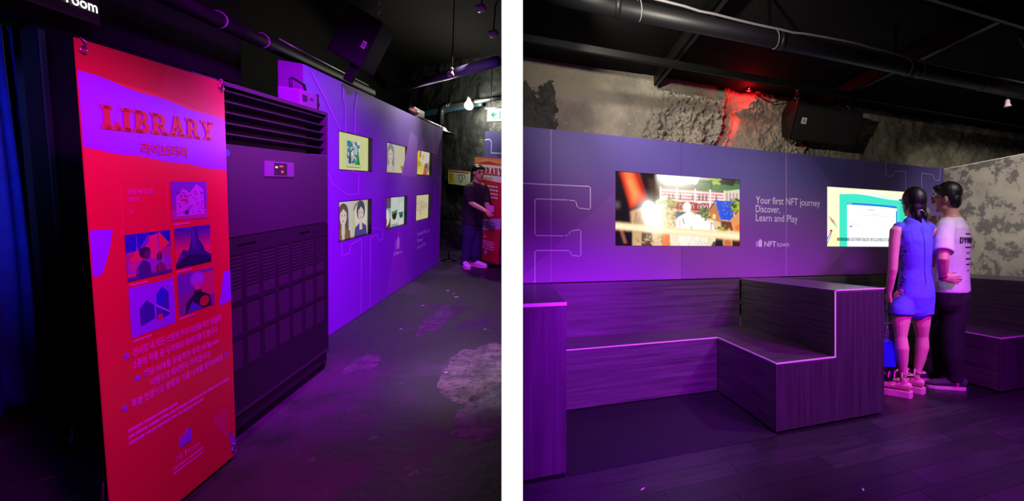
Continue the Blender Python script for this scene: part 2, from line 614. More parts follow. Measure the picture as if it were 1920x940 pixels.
def letters(text, plane, x, y, size, m, parent, name='lettering', align='LEFT', bold=0.0, h=0.001, width=None, sx=1.0):
    """flat lettering in the plane; width squeezes the line to that length"""
    cu = bpy.data.curves.new('t', 'FONT')
    cu.body = text
    cu.size = size
    cu.align_x = align
    cu.offset = bold * size
    cu.resolution_u = 3
    to = bpy.data.objects.new('t', cu)
    COL.objects.link(to)
    dg = bpy.context.evaluated_depsgraph_get()
    me = bpy.data.meshes.new_from_object(to.evaluated_get(dg))
    bpy.data.objects.remove(to)
    bpy.data.curves.remove(cu)
    xs = [v.co.x for v in me.vertices] or [0, 1]
    k = sx
    if width:
        k = width / max(1e-6, max(xs) - min(xs))
    org = ORG[parent.name]
    x0 = min(xs) if (align == 'LEFT' and width) else 0
    for v in me.vertices:
        v.co = plane.at(x + (v.co.x - x0) * k, y + v.co.y, h) - org
    me.materials.clear()
    me.materials.append(M[m])
    o = bpy.data.objects.new(name, me)
    COL.objects.link(o)
    o.parent = parent
    ORG[o.name] = org
    return o


def words(plane, x0, x1, y, hgt, m, parent, seed, lift=0.001, name='fine_print'):
    """a line of print too small to read: a row of word-length marks"""
    rnd = random.Random(seed)
    mb = MB()
    x = x0
    while x < x1:
        L = min(hgt * rnd.uniform(1.2, 5.5), x1 - x)
        mb.prism(rect(x, y, x + L, y + hgt), plane.o, plane.ex, plane.ey, plane.n, 0, lift)
        x += L + hgt * 0.6
    return mb.build(name, m, parent)


def holed_board(mb, plane, x0, x1, y0, y1, holes, t0, t1):
    """board with rectangular openings"""
    xs = sorted({x0, x1, *[min(max(v, x0), x1) for hh in holes for v in (hh[0], hh[2])]})
    ys = sorted({y0, y1, *[min(max(v, y0), y1) for hh in holes for v in (hh[1], hh[3])]})
    for i in range(len(xs) - 1):
        for j in range(len(ys) - 1):
            cx_, cy_ = (xs[i] + xs[i + 1]) / 2, (ys[j] + ys[j + 1]) / 2
            if any(hh[0] < cx_ < hh[2] and hh[1] < cy_ < hh[3] for hh in holes):
                continue
            mb.prism(rect(xs[i], ys[j], xs[i + 1], ys[j + 1]), plane.o, plane.ex, plane.ey, plane.n, t0, t1)
    return mb


def house_logo(plane, x, y, s, parent, m1='lav', m2='seam', h=0.001):
    """two pointed houses side by side"""
    mb = MB()
    mb.prism([(x, y), (x + .52 * s, y), (x + .52 * s, y + .62 * s), (x + .26 * s, y + .84 * s), (x, y + .6 * s)], plane.o, plane.ex, plane.ey, plane.n, 0, h)
    a = mb.build('house_emblem', m2, parent)
    mb = MB()
    mb.prism([(x + .46 * s, y), (x + s, y), (x + s, y + .82 * s), (x + .73 * s, y + 1.12 * s), (x + .46 * s, y + .8 * s)], plane.o, plane.ex, plane.ey, plane.n, 0, h * 1.6)
    return mb.build('house_emblem', m1, parent)
WOMAN_BASE = (2.954, 2.523, 0.0)
WOMAN = {'armL': [(-0.097, 0.038, 1.357, 0.045), (-0.129, 0.04, 1.326, 0.05), (-0.15, 0.037, 1.23, 0.044), (-0.166, 0.033, 1.101, 0.038), (-0.17, 0.035, 1.019, 0.037),
          (-0.166, 0.055, 0.945, 0.034), (-0.149, 0.091, 0.828, 0.024)],
 'armR': [(0.152, -0.028, 1.358, 0.045), (0.191, -0.021, 1.329, 0.048), (0.217, -0.01, 1.214, 0.043), (0.222, -0.001, 1.054, 0.037), (0.318, 0.09, 1.124, 0.033),
          (0.421, 0.189, 1.265, 0.024)],
 'head': [(0.034, 0.024, 1.565)],
 'legL': [(-0.053, 0.021, 0.779, 0.09), (-0.098, 0.017, 0.661, 0.078), (-0.114, 0.007, 0.568, 0.064), (-0.122, -0.0, 0.476, 0.048), (-0.123, -0.011, 0.388, 0.054),
          (-0.115, -0.009, 0.293, 0.044), (-0.102, -0.003, 0.166, 0.026), (-0.103, -0.008, 0.095, 0.028)],
 'legR': [(0.098, -0.017, 0.777, 0.09), (0.086, -0.012, 0.655, 0.078), (0.09, -0.014, 0.559, 0.064), (0.103, -0.008, 0.469, 0.048), (0.108, -0.005, 0.381, 0.053),
          (0.096, 0.005, 0.27, 0.042), (0.08, 0.022, 0.152, 0.026), (0.076, 0.024, 0.086, 0.028)],
 'torso': [(0.028, -0.011, 0.692, 0.13, 0.09), (0.028, -0.011, 0.801, 0.148, 0.108), (0.028, -0.011, 0.909, 0.135, 0.1), (0.028, -0.011, 1.018, 0.118, 0.09),
           (0.024, -0.01, 1.135, 0.128, 0.1), (0.02, -0.008, 1.248, 0.138, 0.1), (0.016, -0.006, 1.335, 0.14, 0.08), (0.016, -0.006, 1.387, 0.09, 0.065),
           (0.016, -0.006, 1.422, 0.055, 0.055), (0.025, 0.006, 1.467, 0.05, 0.05), (0.03, 0.015, 1.511, 0.05, 0.05)]}
MAN_BASE = (3.378, 2.517, 0.0)
MAN = {'armL': [(-0.066, -0.049, 1.392, 0.058), (-0.142, -0.073, 1.354, 0.062), (-0.223, -0.116, 1.234, 0.052), (-0.283, -0.157, 1.094, 0.045), (-0.255, -0.136, 1.021, 0.04),
          (-0.227, -0.115, 0.947, 0.029)],
 'armR': [(0.1, 0.036, 1.401, 0.058), (0.179, 0.059, 1.362, 0.06), (0.177, 0.102, 1.255, 0.05), (0.163, 0.172, 1.132, 0.044), (0.15, 0.21, 1.267, 0.037),
          (0.137, 0.236, 1.38, 0.027)],
 'head': [(-0.008, 0.003, 1.619)],
 'legL': [(0.026, -0.043, 0.766, 0.1), (0.014, -0.038, 0.631, 0.088), (-0.012, -0.033, 0.443, 0.066), (0.001, -0.033, 0.271, 0.06), (0.027, -0.032, 0.111, 0.045),
          (0.036, -0.036, 0.057, 0.04)],
 'legR': [(0.005, 0.062, 0.765, 0.1), (0.015, 0.08, 0.614, 0.085), (0.044, 0.112, 0.421, 0.064), (0.09, 0.147, 0.244, 0.058), (0.132, 0.185, 0.093, 0.044),
          (0.127, 0.186, 0.054, 0.04)],
 'torso': [(0.008, -0.003, 0.739, 0.15, 0.11), (0.008, -0.003, 0.853, 0.155, 0.115), (0.008, -0.003, 0.989, 0.145, 0.108), (0.008, -0.003, 1.125, 0.155, 0.112),
           (0.013, -0.005, 1.261, 0.17, 0.112), (0.017, -0.007, 1.36, 0.17, 0.1), (0.017, -0.007, 1.433, 0.1, 0.08), (0.013, -0.005, 1.469, 0.065, 0.065),
           (0.008, -0.003, 1.514, 0.057, 0.06), (0.004, -0.002, 1.56, 0.057, 0.06)]}
GUY_BASE = (-1.289, 7.523, 0.0)
GUY = {'armL': [(0.08, 0.234, 1.325, 0.055), (0.118, 0.259, 1.285, 0.056), (0.151, 0.233, 1.164, 0.05), (0.186, 0.141, 1.039, 0.043), (0.22, -0.024, 0.989, 0.037),
          (0.261, -0.191, 0.951, 0.028)],
 'armR': [(-0.044, 0.081, 1.304, 0.055), (-0.056, 0.027, 1.269, 0.058), (-0.039, -0.047, 1.153, 0.052), (-0.004, -0.093, 1.048, 0.046), (0.055, -0.168, 1.024, 0.04),
          (0.17, -0.304, 0.992, 0.036), (0.261, -0.402, 0.956, 0.028)],
 'head': [(0.036, 0.16, 1.537)],
 'legL': [(0.014, 0.149, 0.678, 0.1), (0.042, 0.108, 0.525, 0.086), (0.067, 0.047, 0.357, 0.068), (0.064, 0.047, 0.197, 0.06), (0.046, 0.081, 0.091, 0.05),
          (0.049, 0.076, 0.056, 0.045)],
 'legR': [(-0.04, 0.05, 0.683, 0.1), (-0.037, 0.018, 0.53, 0.088), (-0.051, -0.001, 0.356, 0.068), (-0.068, -0.006, 0.197, 0.06), (-0.085, -0.019, 0.058, 0.05),
          (-0.082, -0.025, 0.015, 0.045)],
 'torso': [(-0.022, 0.09, 0.628, 0.13, 0.11), (-0.022, 0.108, 0.767, 0.135, 0.115), (-0.014, 0.124, 0.907, 0.14, 0.12), (-0.006, 0.14, 1.047, 0.155, 0.12),
           (0.002, 0.156, 1.187, 0.165, 0.115), (0.004, 0.17, 1.291, 0.16, 0.1), (0.009, 0.175, 1.344, 0.09, 0.075), (0.015, 0.178, 1.379, 0.062, 0.062),
           (0.022, 0.172, 1.432, 0.056, 0.058), (0.029, 0.166, 1.484, 0.056, 0.058)]}

# ================================================================ SEATING SIDE: structure
def flat(name, pts, z, thick, m, room=TR):
    mb = MB().prism(pts, (0, 0, 0), (1, 0, 0), (0, 1, 0), (0, 0, 1), z - thick, z)
    return struct(mb.build(name, m, room=room))


floor_r = flat('floor', [(-0.03, -2.5), (7.5, -2.5), (7.5, 4.3), (-0.09, 4.3)], 0, 0.1, 'floor')
flat('ceiling', [(-0.03, -2.5), (7.5, -2.5), (7.5, 4.6), (-0.09, 4.6)], 3.0, 0.1, 'ceiling')

# vinyl planks in front of the benches, laid along the wall
rnd = random.Random(21)
row = 0
v = 0.75
while v < 2.24:
    u = -0.02 - 0.9 * rnd.random()
    while u < 5.6:
        u2 = u + 0.92
        a, b = max(u, 0.0 - 0.0203 * v), min(u2, 5.6)
        if b - a > 0.05:
            k = rnd.random()
            top = 0.0018 + 0.0010 * rnd.random()
            MB().box(a + 0.0012, b - 0.0012, v + 0.0012, v + 0.1488, -0.001, top).build('plank', 'plank_a' if k < 0.5 else ('plank_b' if k < 0.8 else 'plank_c'), floor_r)
        u = u2
    v += 0.15
    row += 1
tag(MB().box(0.222, 1.498, 2.262, 3.185, 0.0, 0.0045).build('floor_mat', 'mat_navy'), 'dark navy mat filling the floor between the bench blocks', 'mat')

# added partition between corridor and seating; glowing end stands for the white divider
ray_dir = Vector((-0.0203, 0.9998, 0))
cam_right = Vector((0.9304, -0.3665, 0))
e0 = Vector((-0.0263, 1.300, -0.6)) - cam_right * 0.0300
mb = MB().obox(e0 + ray_dir * 0.012, cam_right * 0.0600, ray_dir * 9.6, (0, 0, 4.6))
partition = struct(mb.build('added_wall_middle', 'black_wall'))
mb = MB().obox(e0, cam_right * 0.0606, ray_dir * 0.012, (0, 0, 4.6))
mb.build('white_divider', 'divider_white', partition)

# bare rock and plaster wall above the panels
def crag(u, z):
    """how broken the surface is (0 smooth plaster, 1 broken rock)"""
    m = 0.0
    edge = 0.95 + (z - 2.2) * 0.55
    m = max(m, min(1, (u - edge) / 0.18) * min(1, max(0, (2.02 - u) / 0.12)))
    m = max(m, 0.85 * min(1, max(0, 1 - abs(u - 2.95) / 0.22)))
    m = max(m, 0.45 * min(1, max(0, 1 - abs(u - 2.35) / 0.2) * max(0, 1 - abs(z - 2.72) / 0.12) * 2))
    m = max(m, 0.3 * min(1, max(0, (u - 3.4) / 0.4)))
    m = max(m, 0.22 * min(1, max(0, (u - 2.2) / 0.2)))
    if z > 2.74 and u < 1.98:
        m *= max(0, 1 - (z - 2.74) / 0.06)
    return max(0, min(1, m))


def groove(u, z):
    """carved channel that the red lamp shines down"""
    path = [(2.27, 2.98), (2.16, 2.82), (2.02, 2.66), (2.0, 2.5), (1.95, 2.34), (1.86, 2.15)]
    wid = [0.12, 0.14, 0.045, 0.055, 0.05, 0.05]
    best = 9
    for (a, b), (p, q), w0, w1 in zip(path[:-1], path[1:], wid[:-1], wid[1:]):
        dx, dz = p - a, q - b
        t = max(0, min(1, ((u - a) * dx + (z - b) * dz) / (dx * dx + dz * dz)))
        dd = math.hypot(u - a - dx * t, z - b - dz * t) / (w0 + (w1 - w0) * t)
        best = min(best, dd)
    return best


def rock_y(u, z):
    p = Vector((u, 0.3, z))
    c = crag(u, z)
    y = 4.02 - 0.02 * noise.noise(p * 2.0) - 0.006 * noise.noise(p * 14)
    if c > 0:
        w = Vector((noise.noise(p * 7), 0, noise.noise(p * 7 + Vector((5, 5, 5)))))
        v = noise.voronoi(Vector((u * 11, 0, z * 13 + u * 5)) + w * 0.9)[0]
        v2 = noise.voronoi(Vector((u * 26, 2, z * 30 + u * 9)) + w * 1.4)[0]
        y -= c * (0.13 * min(0.45, v[1] - v[0]) + 0.08 * min(0.45, v2[1] - v2[0]) + 0.09 * noise.fractal(p * 5.5, 0.6, 2.1, 6) + 0.014 * noise.noise(p * 45))
    g = groove(u, z) + 0.35 * noise.noise(p * 16)
    if g < 1.0:
        y += 0.075 * (1 - max(0, g) ** 2) + 0.016 * noise.noise(p * 28)
    elif g < 1.6:
        y -= 0.03 * (1 - (g - 1) / 0.6)
    return y


us = [-0.08 + 3.9 * i / 420 for i in range(420)] + [3.82 + 3.8 * i / 110 for i in range(111)]
nu = len(us) - 1
nz_ = 104
zs = [0.0, 1.6] + [2.02 + 1.0 * i / nz_ for i in range(nz_ + 1)]
vs = [(u, rock_y(u, z) if z > 1.7 else 4.05, z) for z in zs for u in us]
fs = []
n1 = nu + 1
for j in range(len(zs) - 1):
    for i in range(nu):
        fs.append((j * n1 + i, j * n1 + i + 1, (j + 1) * n1 + i + 1, (j + 1) * n1 + i))
mb = MB().add(vs, fs)
rock = struct(mb.build('wall_back', 'rock', smooth=True))
rock.data.materials.append(M['stain'])
for p in rock.data.polygons:
    c = p.center
    if c.x < 0.5 and 2.1 < c.z < 2.72:
        s = 1.0 - max(abs(c.x - 0.08) / 0.26, abs(c.z - 2.42) / 0.3) + 0.75 * noise.fractal(Vector((c.x * 7, 3, c.z * 5)), 0.8, 2.0, 4)
        if s > 0.25:
            p.material_index = 1
    elif c.z < 2.55 and 0.3 < c.x < 1.0:
        s = noise.fractal(Vector((c.x * 3 + 5, 1, c.z * 7)), 0.8, 2.0, 4)
        if s > 0.62:
            p.material_index = 1

# printed concrete boards that close the seating on the right
wr = struct(MB().box(4.82, 4.86, -0.4, 3.66, 0.9, 2.165).build('wall_right', 'print_concrete'))
MB().box(4.822, 4.85, -0.4, 3.66, 0.0, 0.9).build('lower_board', 'ven_h', wr)
MB().box(4.815, 4.865, -0.4, 3.66, 2.165, 2.172).build('top_edge', 'edge', wr)

# ================================================================ display wall with two televisions
PW = Plane((0, 3.66, 0), (1, 0, 0), (0, 0, 1))
TV1 = (0.760, 1.212, 1.993, 1.865)
TV2 = (3.048, 1.212, 4.281, 1.860)
dw = thing('display_wall', 'purple printed panel wall holding two televisions above the tiered benches', 'display wall', (2.4, 3.66, 0))
cuts = [-0.03, 0.223, 1.375, 2.526, 3.678, 4.815]
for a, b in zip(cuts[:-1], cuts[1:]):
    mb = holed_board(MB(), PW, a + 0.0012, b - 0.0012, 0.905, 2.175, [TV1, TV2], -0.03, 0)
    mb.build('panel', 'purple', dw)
mb = MB()
for c in cuts[1:-1]:
    if c < 1 or 2 < c < 3:
        ribbon(mb, PW, [(c, 0.91), (c, 2.17)], 0.005, 0.0012)
mb.build('seam_strip', 'seam', dw)
MB().box(-0.02, 4.81, 3.69, 3.95, 2.10, 2.165).build('top_rail', 'black_wall', dw)
# pale printed shapes
mb = MB()
mb.prism([(0.0, 0.908), (0.756, 0.908), (0.756, 1.685), (0.0, 0.955)], PW.o, PW.ex, PW.ey, PW.n, 0, 0.0006)
mb.prism([(0.757, 0.908), (1.374, 0.908), (1.374, 1.21), (0.757, 1.21)], PW.o, PW.ex, PW.ey, PW.n, 0, 0.0006)
mb.build('printed_shape', 'purple_light', dw)
mb = MB()
mb.prism([(2.83, 2.17), (4.81, 2.17), (4.81, 1.863), (3.11, 1.863), (3.11, 1.89)], PW.o, PW.ex, PW.ey, PW.n, 0, 0.0006)
mb.prism([(3.0, 0.908), (4.81, 0.908), (4.81, 1.2), (3.3, 1.2)], PW.o, PW.ex, PW.ey, PW.n, 0, 0.0006)
mb.build('printed_shape', 'purple_dark', dw)
mb = MB()
E1 = [(-0.03, 1.713), (0.544, 1.718), (0.544, 1.521), (0.438, 1.531), (0.420, 1.589), (0.36, 1.594), (0.098, 1.593), (0.098, 1.292), (0.33, 1.293), (0.363, 1.300), (0.381, 1.336), (0.464, 1.347), (0.464, 1.120), (0.385, 1.130), (0.376, 1.170), (0.098, 1.170), (0.098, 0.91)]
ribbon(mb, PW, E1, 0.008, 0.0014)
mb.build('outline_letter', 'lav', dw)
mb = MB()
ribbon(mb, PW, [(3.878, 2.17), (3.878, 2.025), (3.975, 2.026), (4.016, 2.09), (4.183, 2.095), (4.183, 1.865)], 0.006, 0.0014)
ribbon(mb, PW, [(4.441, 1.2), (4.441, 2.094), (4.627, 2.087), (4.654, 2.03), (4.745, 2.023), (4.754, 2.17)], 0.006, 0.0014)
mb.build('outline_letter', 'seam', dw)
letters('Your first NFT journey', PW, 2.167, 1.640, 0.104, 'lav', dw, width=0.785, bold=0.004, h=0.0014)
letters('Discover,', PW, 2.167, 1.553, 0.104, 'lav', dw, width=0.285, bold=0.004, h=0.0014)
letters('Learn and Play', PW, 2.167, 1.464, 0.104, 'lav', dw, width=0.50, bold=0.004, h=0.0014)
house_logo(PW, 2.167, 1.207, 0.072, dw)
letters('NFT', PW, 2.265, 1.209, 0.078, 'lav', dw, width=0.140, bold=0.025, h=0.0014)
letters('town', PW, 2.412, 1.209, 0.078, 'lav', dw, width=0.150, bold=0.002, h=0.0014)


def blur(a, sg):
    if sg < 0.3:
        return a
    r = int(3 * sg) + 1
    k = np.exp(-0.5 * (np.arange(-r, r + 1) / sg) ** 2)
    k /= k.sum()
    for ax in (0, 1):
        pad = [(0, 0)] * a.ndim
        pad[ax] = (r, r)
        p = np.pad(a, pad, mode='edge')
        n = a.shape[ax]
        a = sum(k[i] * (p[i:i + n] if ax == 0 else p[:, i:i + n]) for i in range(2 * r + 1))
    return a


def raster(shapes, W, H):
    """paint soft-edged polygons (colour, points, softness, opacity) onto a W x H grid"""
    img = np.zeros((H, W, 3))
    X, Y = np.meshgrid((np.arange(W) + 0.5) / W, (np.arange(H) + 0.5) / H)
    for sh in shapes:
        c, pts = sh[0], sh[1]
        sg = sh[2] if len(sh) > 2 else 0.45
        al = sh[3] if len(sh) > 3 else 1.0
        ins = np.zeros((H, W), bool)
        n = len(pts)
        for i in range(n):
            (x0, y0), (x1, y1) = pts[i], pts[(i + 1) % n]
            if y0 == y1:
                continue
            cond = (Y >= min(y0, y1)) & (Y < max(y0, y1))
            ins ^= cond & (X < (x1 - x0) * (Y - y0) / (y1 - y0) + x0)
        m = blur(ins.astype(float), sg)[..., None] * al
        img = img * (1 - m) + np.array(c[:3]) * m
    return img


def glow_spot(img, x, y, rx, ry, c, k):
    H, W = img.shape[:2]
    X, Y = np.meshgrid((np.arange(W) + 0.5) / W, (np.arange(H) + 0.5) / H)
    g = np.exp(-0.5 * (((X - x) / rx) ** 2 + ((Y - y) / ry) ** 2))[..., None]
    return img + g * k * np.array(c[:3])


def pixel_screen(name, plane, w, h, img, m, parent):
    """screen face whose fine cells carry the picture"""
    H, W = img.shape[:2]
    org = ORG[parent.name]
    vs = [tuple(plane.at(w * i / W, h * j / H, 0.0006) - org) for j in range(H + 1) for i in range(W + 1)]
    fs = [(j * (W + 1) + i, j * (W + 1) + i + 1, (j + 1) * (W + 1) + i + 1, (j + 1) * (W + 1) + i) for j in range(H) for i in range(W)]
    me = bpy.data.meshes.new(name)
    me.from_pydata(vs, [], fs)
    p = np.pad(img, ((1, 1), (1, 1), (0, 0)), mode='edge')
    vc = (p[:-1, :-1] + p[1:, :-1] + p[:-1, 1:] + p[1:, 1:]) / 4
    vc = np.concatenate([np.clip(vc, 0, 1.2), np.ones((H + 1, W + 1, 1))], 2)
    ca = me.color_attributes.new('Col', 'FLOAT_COLOR', 'POINT')
    ca.data.foreach_set('color', vc.reshape(-1).astype(np.float32))
    me.materials.append(M[m])
    o = bpy.data.objects.new(name, me)
    COL.objects.link(o)
    o.parent = parent
    ORG[o.name] = org
    return o


def television(name, label, T, shapes):
    t = thing(name, label, 'television', ((T[0] + T[2]) / 2, 3.69, T[1]))
    w, h = T[2] - T[0], T[3] - T[1]
    pl = Plane((T[0] + 0.002, 3.672, T[1] + 0.002), (1, 0, 0), (0, 0, 1))
    mb = MB()
    mb.box(T[0] + 0.001, T[2] - 0.001, 3.674, 3.72, T[1] + 0.001, T[3] - 0.001)
    mb.build('casing', 'tv_bezel', t)
    if isinstance(shapes, np.ndarray):
        pixel_screen('screen', pl, w - 0.004, h - 0.004, shapes, 'screen', t)
    else:
        picture('screen', pl, w - 0.004, h - 0.004, shapes, 'screen', t)
    return t


def town_picture():
    K = []
    A = K.append
    rnd = random.Random(3)
    A((S(225, 190, 150), rect(0, 0, 1, 1)))
    A((S(22, 14, 12), rect(0, 0, .3, 1)))
    A((S(60, 42, 34), [(.2, .6), (.36, .6), (.34, 1), (.18, 1)]))
    # sky glare and green roofs
    A((S(70, 74, 40), [(.3, .78), (1, .78), (1, 1), (.3, 1)]))
    A((S(255, 255, 250), ellipse(.47, 1.0, .16, .17)))
    A((S(255, 253, 230), [(.36, 1), (.66, 1), (.63, .9), (.5, .84), (.42, .88)]))
    A((S(250, 240, 190), ellipse(.42, .93, .05, .07)))
    A((S(76, 92, 52), [(.33, .8), (.42, .88), (.56, .9), (.62, .8)]))
    A((S(84, 92, 66), [(.48, .84), (.62, .84), (.6, .9), (.5, .9)]))
    A((S(58, 110, 48), [(.62, .8), (.75, .8), (.74, .92), (.66, .95)]))
    A((S(72, 120, 66), [(.75, .8), (1, .82), (1, .94), (.77, .9)]))
    A((S(170, 176, 150), [(.66, .96), (.74, .96), (.74, 1), (.66, 1)]))
    A((S(36, 36, 26), [(.82, .93), (.94, .9), (.97, 1), (.83, 1)]))
    for i in range(22):
        A((S(200 - rnd.randint(0, 90), 190, 70), ellipse(.75 + .08 * rnd.random(), .92 + .08 * rnd.random(), .012, .02, 8)))
    # long brick arcade, red and white courses
    A((S(196, 120, 122), [(.33, .56), (.87, .54), (.87, .8), (.34, .82)]))
    for i in range(4):
        y = .64 + i * .045
        A((S(246, 226, 222), [(.33, y), (.87, y - .01), (.87, y + .012), (.33, y + .022)]))
    for x in (.33, .46, .61, .735, .86):
        A((S(240, 220, 216), rect(x, .54, x + .014, .83)))
    for x in (.37, .4, .43, .49, .59, .645, .675, .705, .79):
        A((S(104, 70, 92), rect(x, .665, x + .011, .745)))
    A((S(176, 40, 44), [(.46, .52), (.735, .5), (.735, .62), (.46, .635)]))
    A((S(176, 60, 54), rect(.36, .53, .46, .62)))
    A((S(250, 236, 224), ellipse(.548, .555, .034, .08)))
    A((S(255, 252, 240), ellipse(.548, .535, .026, .07)))
    for x in (.495, .593, .65, .68, .71):
        A((S(232, 214, 210), ellipse(x, .57, .013, .035)))
        A((S(70, 44, 66), ellipse(x, .565, .008, .028)))
    A((S(222, 206, 190), [(.87, .6), (1, .6), (1, .86), (.87, .82)]))
    for i in range(4):
        A((S(176, 150, 140), rect(.88 + i * .03, .64, .892 + i * .03, .8)))
    # square: blue shade at the back, burnt out middle
    A((S(66, 76, 112), [(.44, .48), (.7, .5), (.66, .4), (.5, .42), (.46, .38)]))
    A((S(255, 255, 250), [(.44, .1), (.47, .4), (.56, .5), (.67, .44), (.77, .3), (.8, .1)]))
    A((S(255, 250, 236), [(.4, .05), (.8, .05), (.8, .24), (.42, .24)]))
    # left shops, glare and leaves
    A((S(210, 150, 96), [(.3, .4), (.4, .42), (.42, .2), (.33, .15), (.26, .3)]))
    A((S(255, 255, 248), [(.3, .62), (.38, .72), (.4, .55), (.31, .54)]))
    A((S(150, 200, 120), [(.3, .56), (.38, .58), (.39, .66), (.31, .62)]))
    for i in range(46):
        g = rnd.random()
        A((S(96 + 110 * g, 100 + 80 * g, 40 + 50 * g), ellipse(.425 + .035 * rnd.gauss(0, 1) * .8, .6 + .05 * rnd.gauss(0, 1) * .9, .011, .018, 7)))
    for i in range(60):
        g = rnd.random()
        A((S(110 + 120 * g, 92 + 100 * g, 40 + 70 * g), ellipse(.405 + .04 * rnd.gauss(0, 1) * .7, .38 + .07 * rnd.gauss(0, 1) * .8, .012, .02, 7)))
    for i in range(46):
        g = rnd.random()
        A((S(46 + 100 * g, 66 + 100 * g, 36 + 30 * g), ellipse(.7 + .03 * rnd.gauss(0, 1) * .8, .48 + .055 * rnd.gauss(0, 1) * .7, .011, .02, 7)))
    # lamps and small figures
    for x, y in ((.495, .5), (.65, .49), (.49, .25), (.75, .22)):
        A((S(90, 70, 60), rect(x - .002, y, x + .002, y + .13)))
        for q in (-.012, 0, .012):
            A((S(255, 240, 190), ellipse(x + q, y + .14, .007, .014, 8)))
    A((S(214, 130, 40), ellipse(.615, .48, .01, .035, 10)))
    A((S(96, 70, 60), [(.575, .28), (.583, .3), (.6, .21), (.592, .2)]))
    A((S(96, 70, 60), [(.51, .4), (.52, .4), (.53, .31), (.52, .3)]))
    # blue roofed house on the right
    A((S(196, 122, 66), [(.735, .54), (.8, .66), (.83, .35), (.745, .4)]))
    A((S(122, 56, 34), [(.83, .38), (.95, .36), (.94, .22), (.84, .28)]))
    A((S(70, 64, 60), [(.735, .55), (.785, .68), (.79, .66), (.74, .53)]))
    A((S(44, 84, 214), [(.785, .68), (.96, .67), (.94, .38), (.83, .39)]))
    for i in range(70):
        g = rnd.random()
        x, y = .8 + .14 * rnd.random(), .4 + .26 * rnd.random()
        if x > .79 + (.66 - y) * .14:
            A((S(30 + 130 * g * g, 60 + 120 * g * g, 190 + 60 * g), ellipse(x, y, .006, .01, 6)))
    A((S(240, 214, 150), rect(.765, .4, .79, .47)))
    A((S(60, 30, 24), rect(.86, .28, .875, .34)))
    for i in range(50):
        g = rnd.random()
        A((S(40 + 140 * g, 70 + 120 * g, 40), ellipse(.965 + .03 * rnd.gauss(0, 1), .6 + .1 * rnd.gauss(0, 1) * .6, .012, .022, 7)))
    for i in range(36):
        g = rnd.random()
        A((S(60 + 150 * g, 70 + 110 * g, 40), ellipse(.85 + .03 * rnd.gauss(0, 1) * .8, .23 + .04 * rnd.gauss(0, 1) * .8, .011, .02, 7)))
    A((S(226, 150, 96), [(.92, .4), (1, .52), (1, .2), (.95, .16)]))
    A((S(232, 120, 54), [(.96, .3), (1, .34), (1, .12), (.97, .12)]))
    K.append(('near',))

    def N(c, pts, sg=1.6, al=1.0):
        K.append((c, pts, sg, al))
    N(S(10, 7, 7), [(.0, 0), (.12, .0), (.12, .52), (.05, 1), (0, 1)], 3)
    N(S(26, 16, 12), [(.17, 1), (.30, 1), (.30, .62), (.2, .5)], 3)
    N(S(96, 66, 44), [(.24, .95), (.31, .9), (.33, .7), (.27, .66)], 3, .6)
    N(S(214, 48, 14), [(.03, 1), (.17, 1), (.235, .66), (.11, .5)], 2.2)
    N(S(246, 130, 64), [(.06, 1), (.125, 1), (.195, .68), (.125, .56)], 3.5)
    N(S(255, 170, 110), [(.085, .9), (.115, .9), (.165, .7), (.14, .64)], 3, .6)
    N(S(170, 20, 8), [(.15, 1), (.168, 1), (.238, .66), (.222, .64)], 1.5, .8)
    N(S(8, 10, 14), [(.01, .52), (.10, .5), (.13, .42), (.08, .26), (.01, .3)], 3)
    N(S(112, 100, 96), ellipse(.015, .55, .02, .05), 3, .6)
    N(S(214, 168, 124), [(.11, .47), (.21, .54), (.25, .24), (.12, .18)], 2)
    for i in range(12):
        x = .125 + .011 * i
        N(S(120 if i % 3 else 70, 76 if i % 3 else 40, 50 if i % 3 else 24), [(x, .2), (x + .005, .2), (x + .03, .47), (x + .023, .47)], 0.9, .75)
    N(S(255, 255, 255), ellipse(.245, .5, .045, .125), 2.5)
    N(S(255, 246, 226), [(.2, .4), (.34, .56), (.35, .2), (.24, .2)], 3, .85)
    N(S(12, 8, 10), rect(0, 0, .125, .23), 2)
    N(S(150, 84, 70), [(.025, .24), (.05, .24), (.085, .03), (.06, .03)], 1.2)
    cs = [(206, 164, 120), (86, 44, 64), (226, 190, 156), (236, 130, 66), (250, 226, 204), (250, 240, 226), (244, 236, 226), (242, 232, 218), (240, 222, 186), (46, 34, 40), (196, 110, 60), (70, 22, 14)]
    for i in range(12):
        x = .125 + i * .0735
        N(S(*cs[i]), rect(x, 0, x + .068, .19), 1.0)
    for i in range(46):
        g = rnd.random()
        N(S(120 + 110 * g, 104 + 100 * g, 40 + 90 * g), ellipse(.15 + .2 * rnd.random(), .02 + .13 * rnd.random(), .007, .013, 6), .6, .9)
    for i in range(70):
        N(S(176, 166, 150), ellipse(.52 + .25 * rnd.random(), .01 + .1 * rnd.random(), .003, .006, 5), .4, .8)
    N(S(30, 22, 26), [(.75, .0), (.86, .0), (.84, .06), (.77, .07)], 1, .9)
    N(S(255, 220, 160), [(0, .315), (.35, .27), (1, .215), (1, .085), (.4, .165), (0, .22)], 2.2)
    N(S(255, 242, 208), [(0, .285), (.35, .24), (1, .17), (1, .12), (.4, .19), (0, .245)], 2.2)
    return K


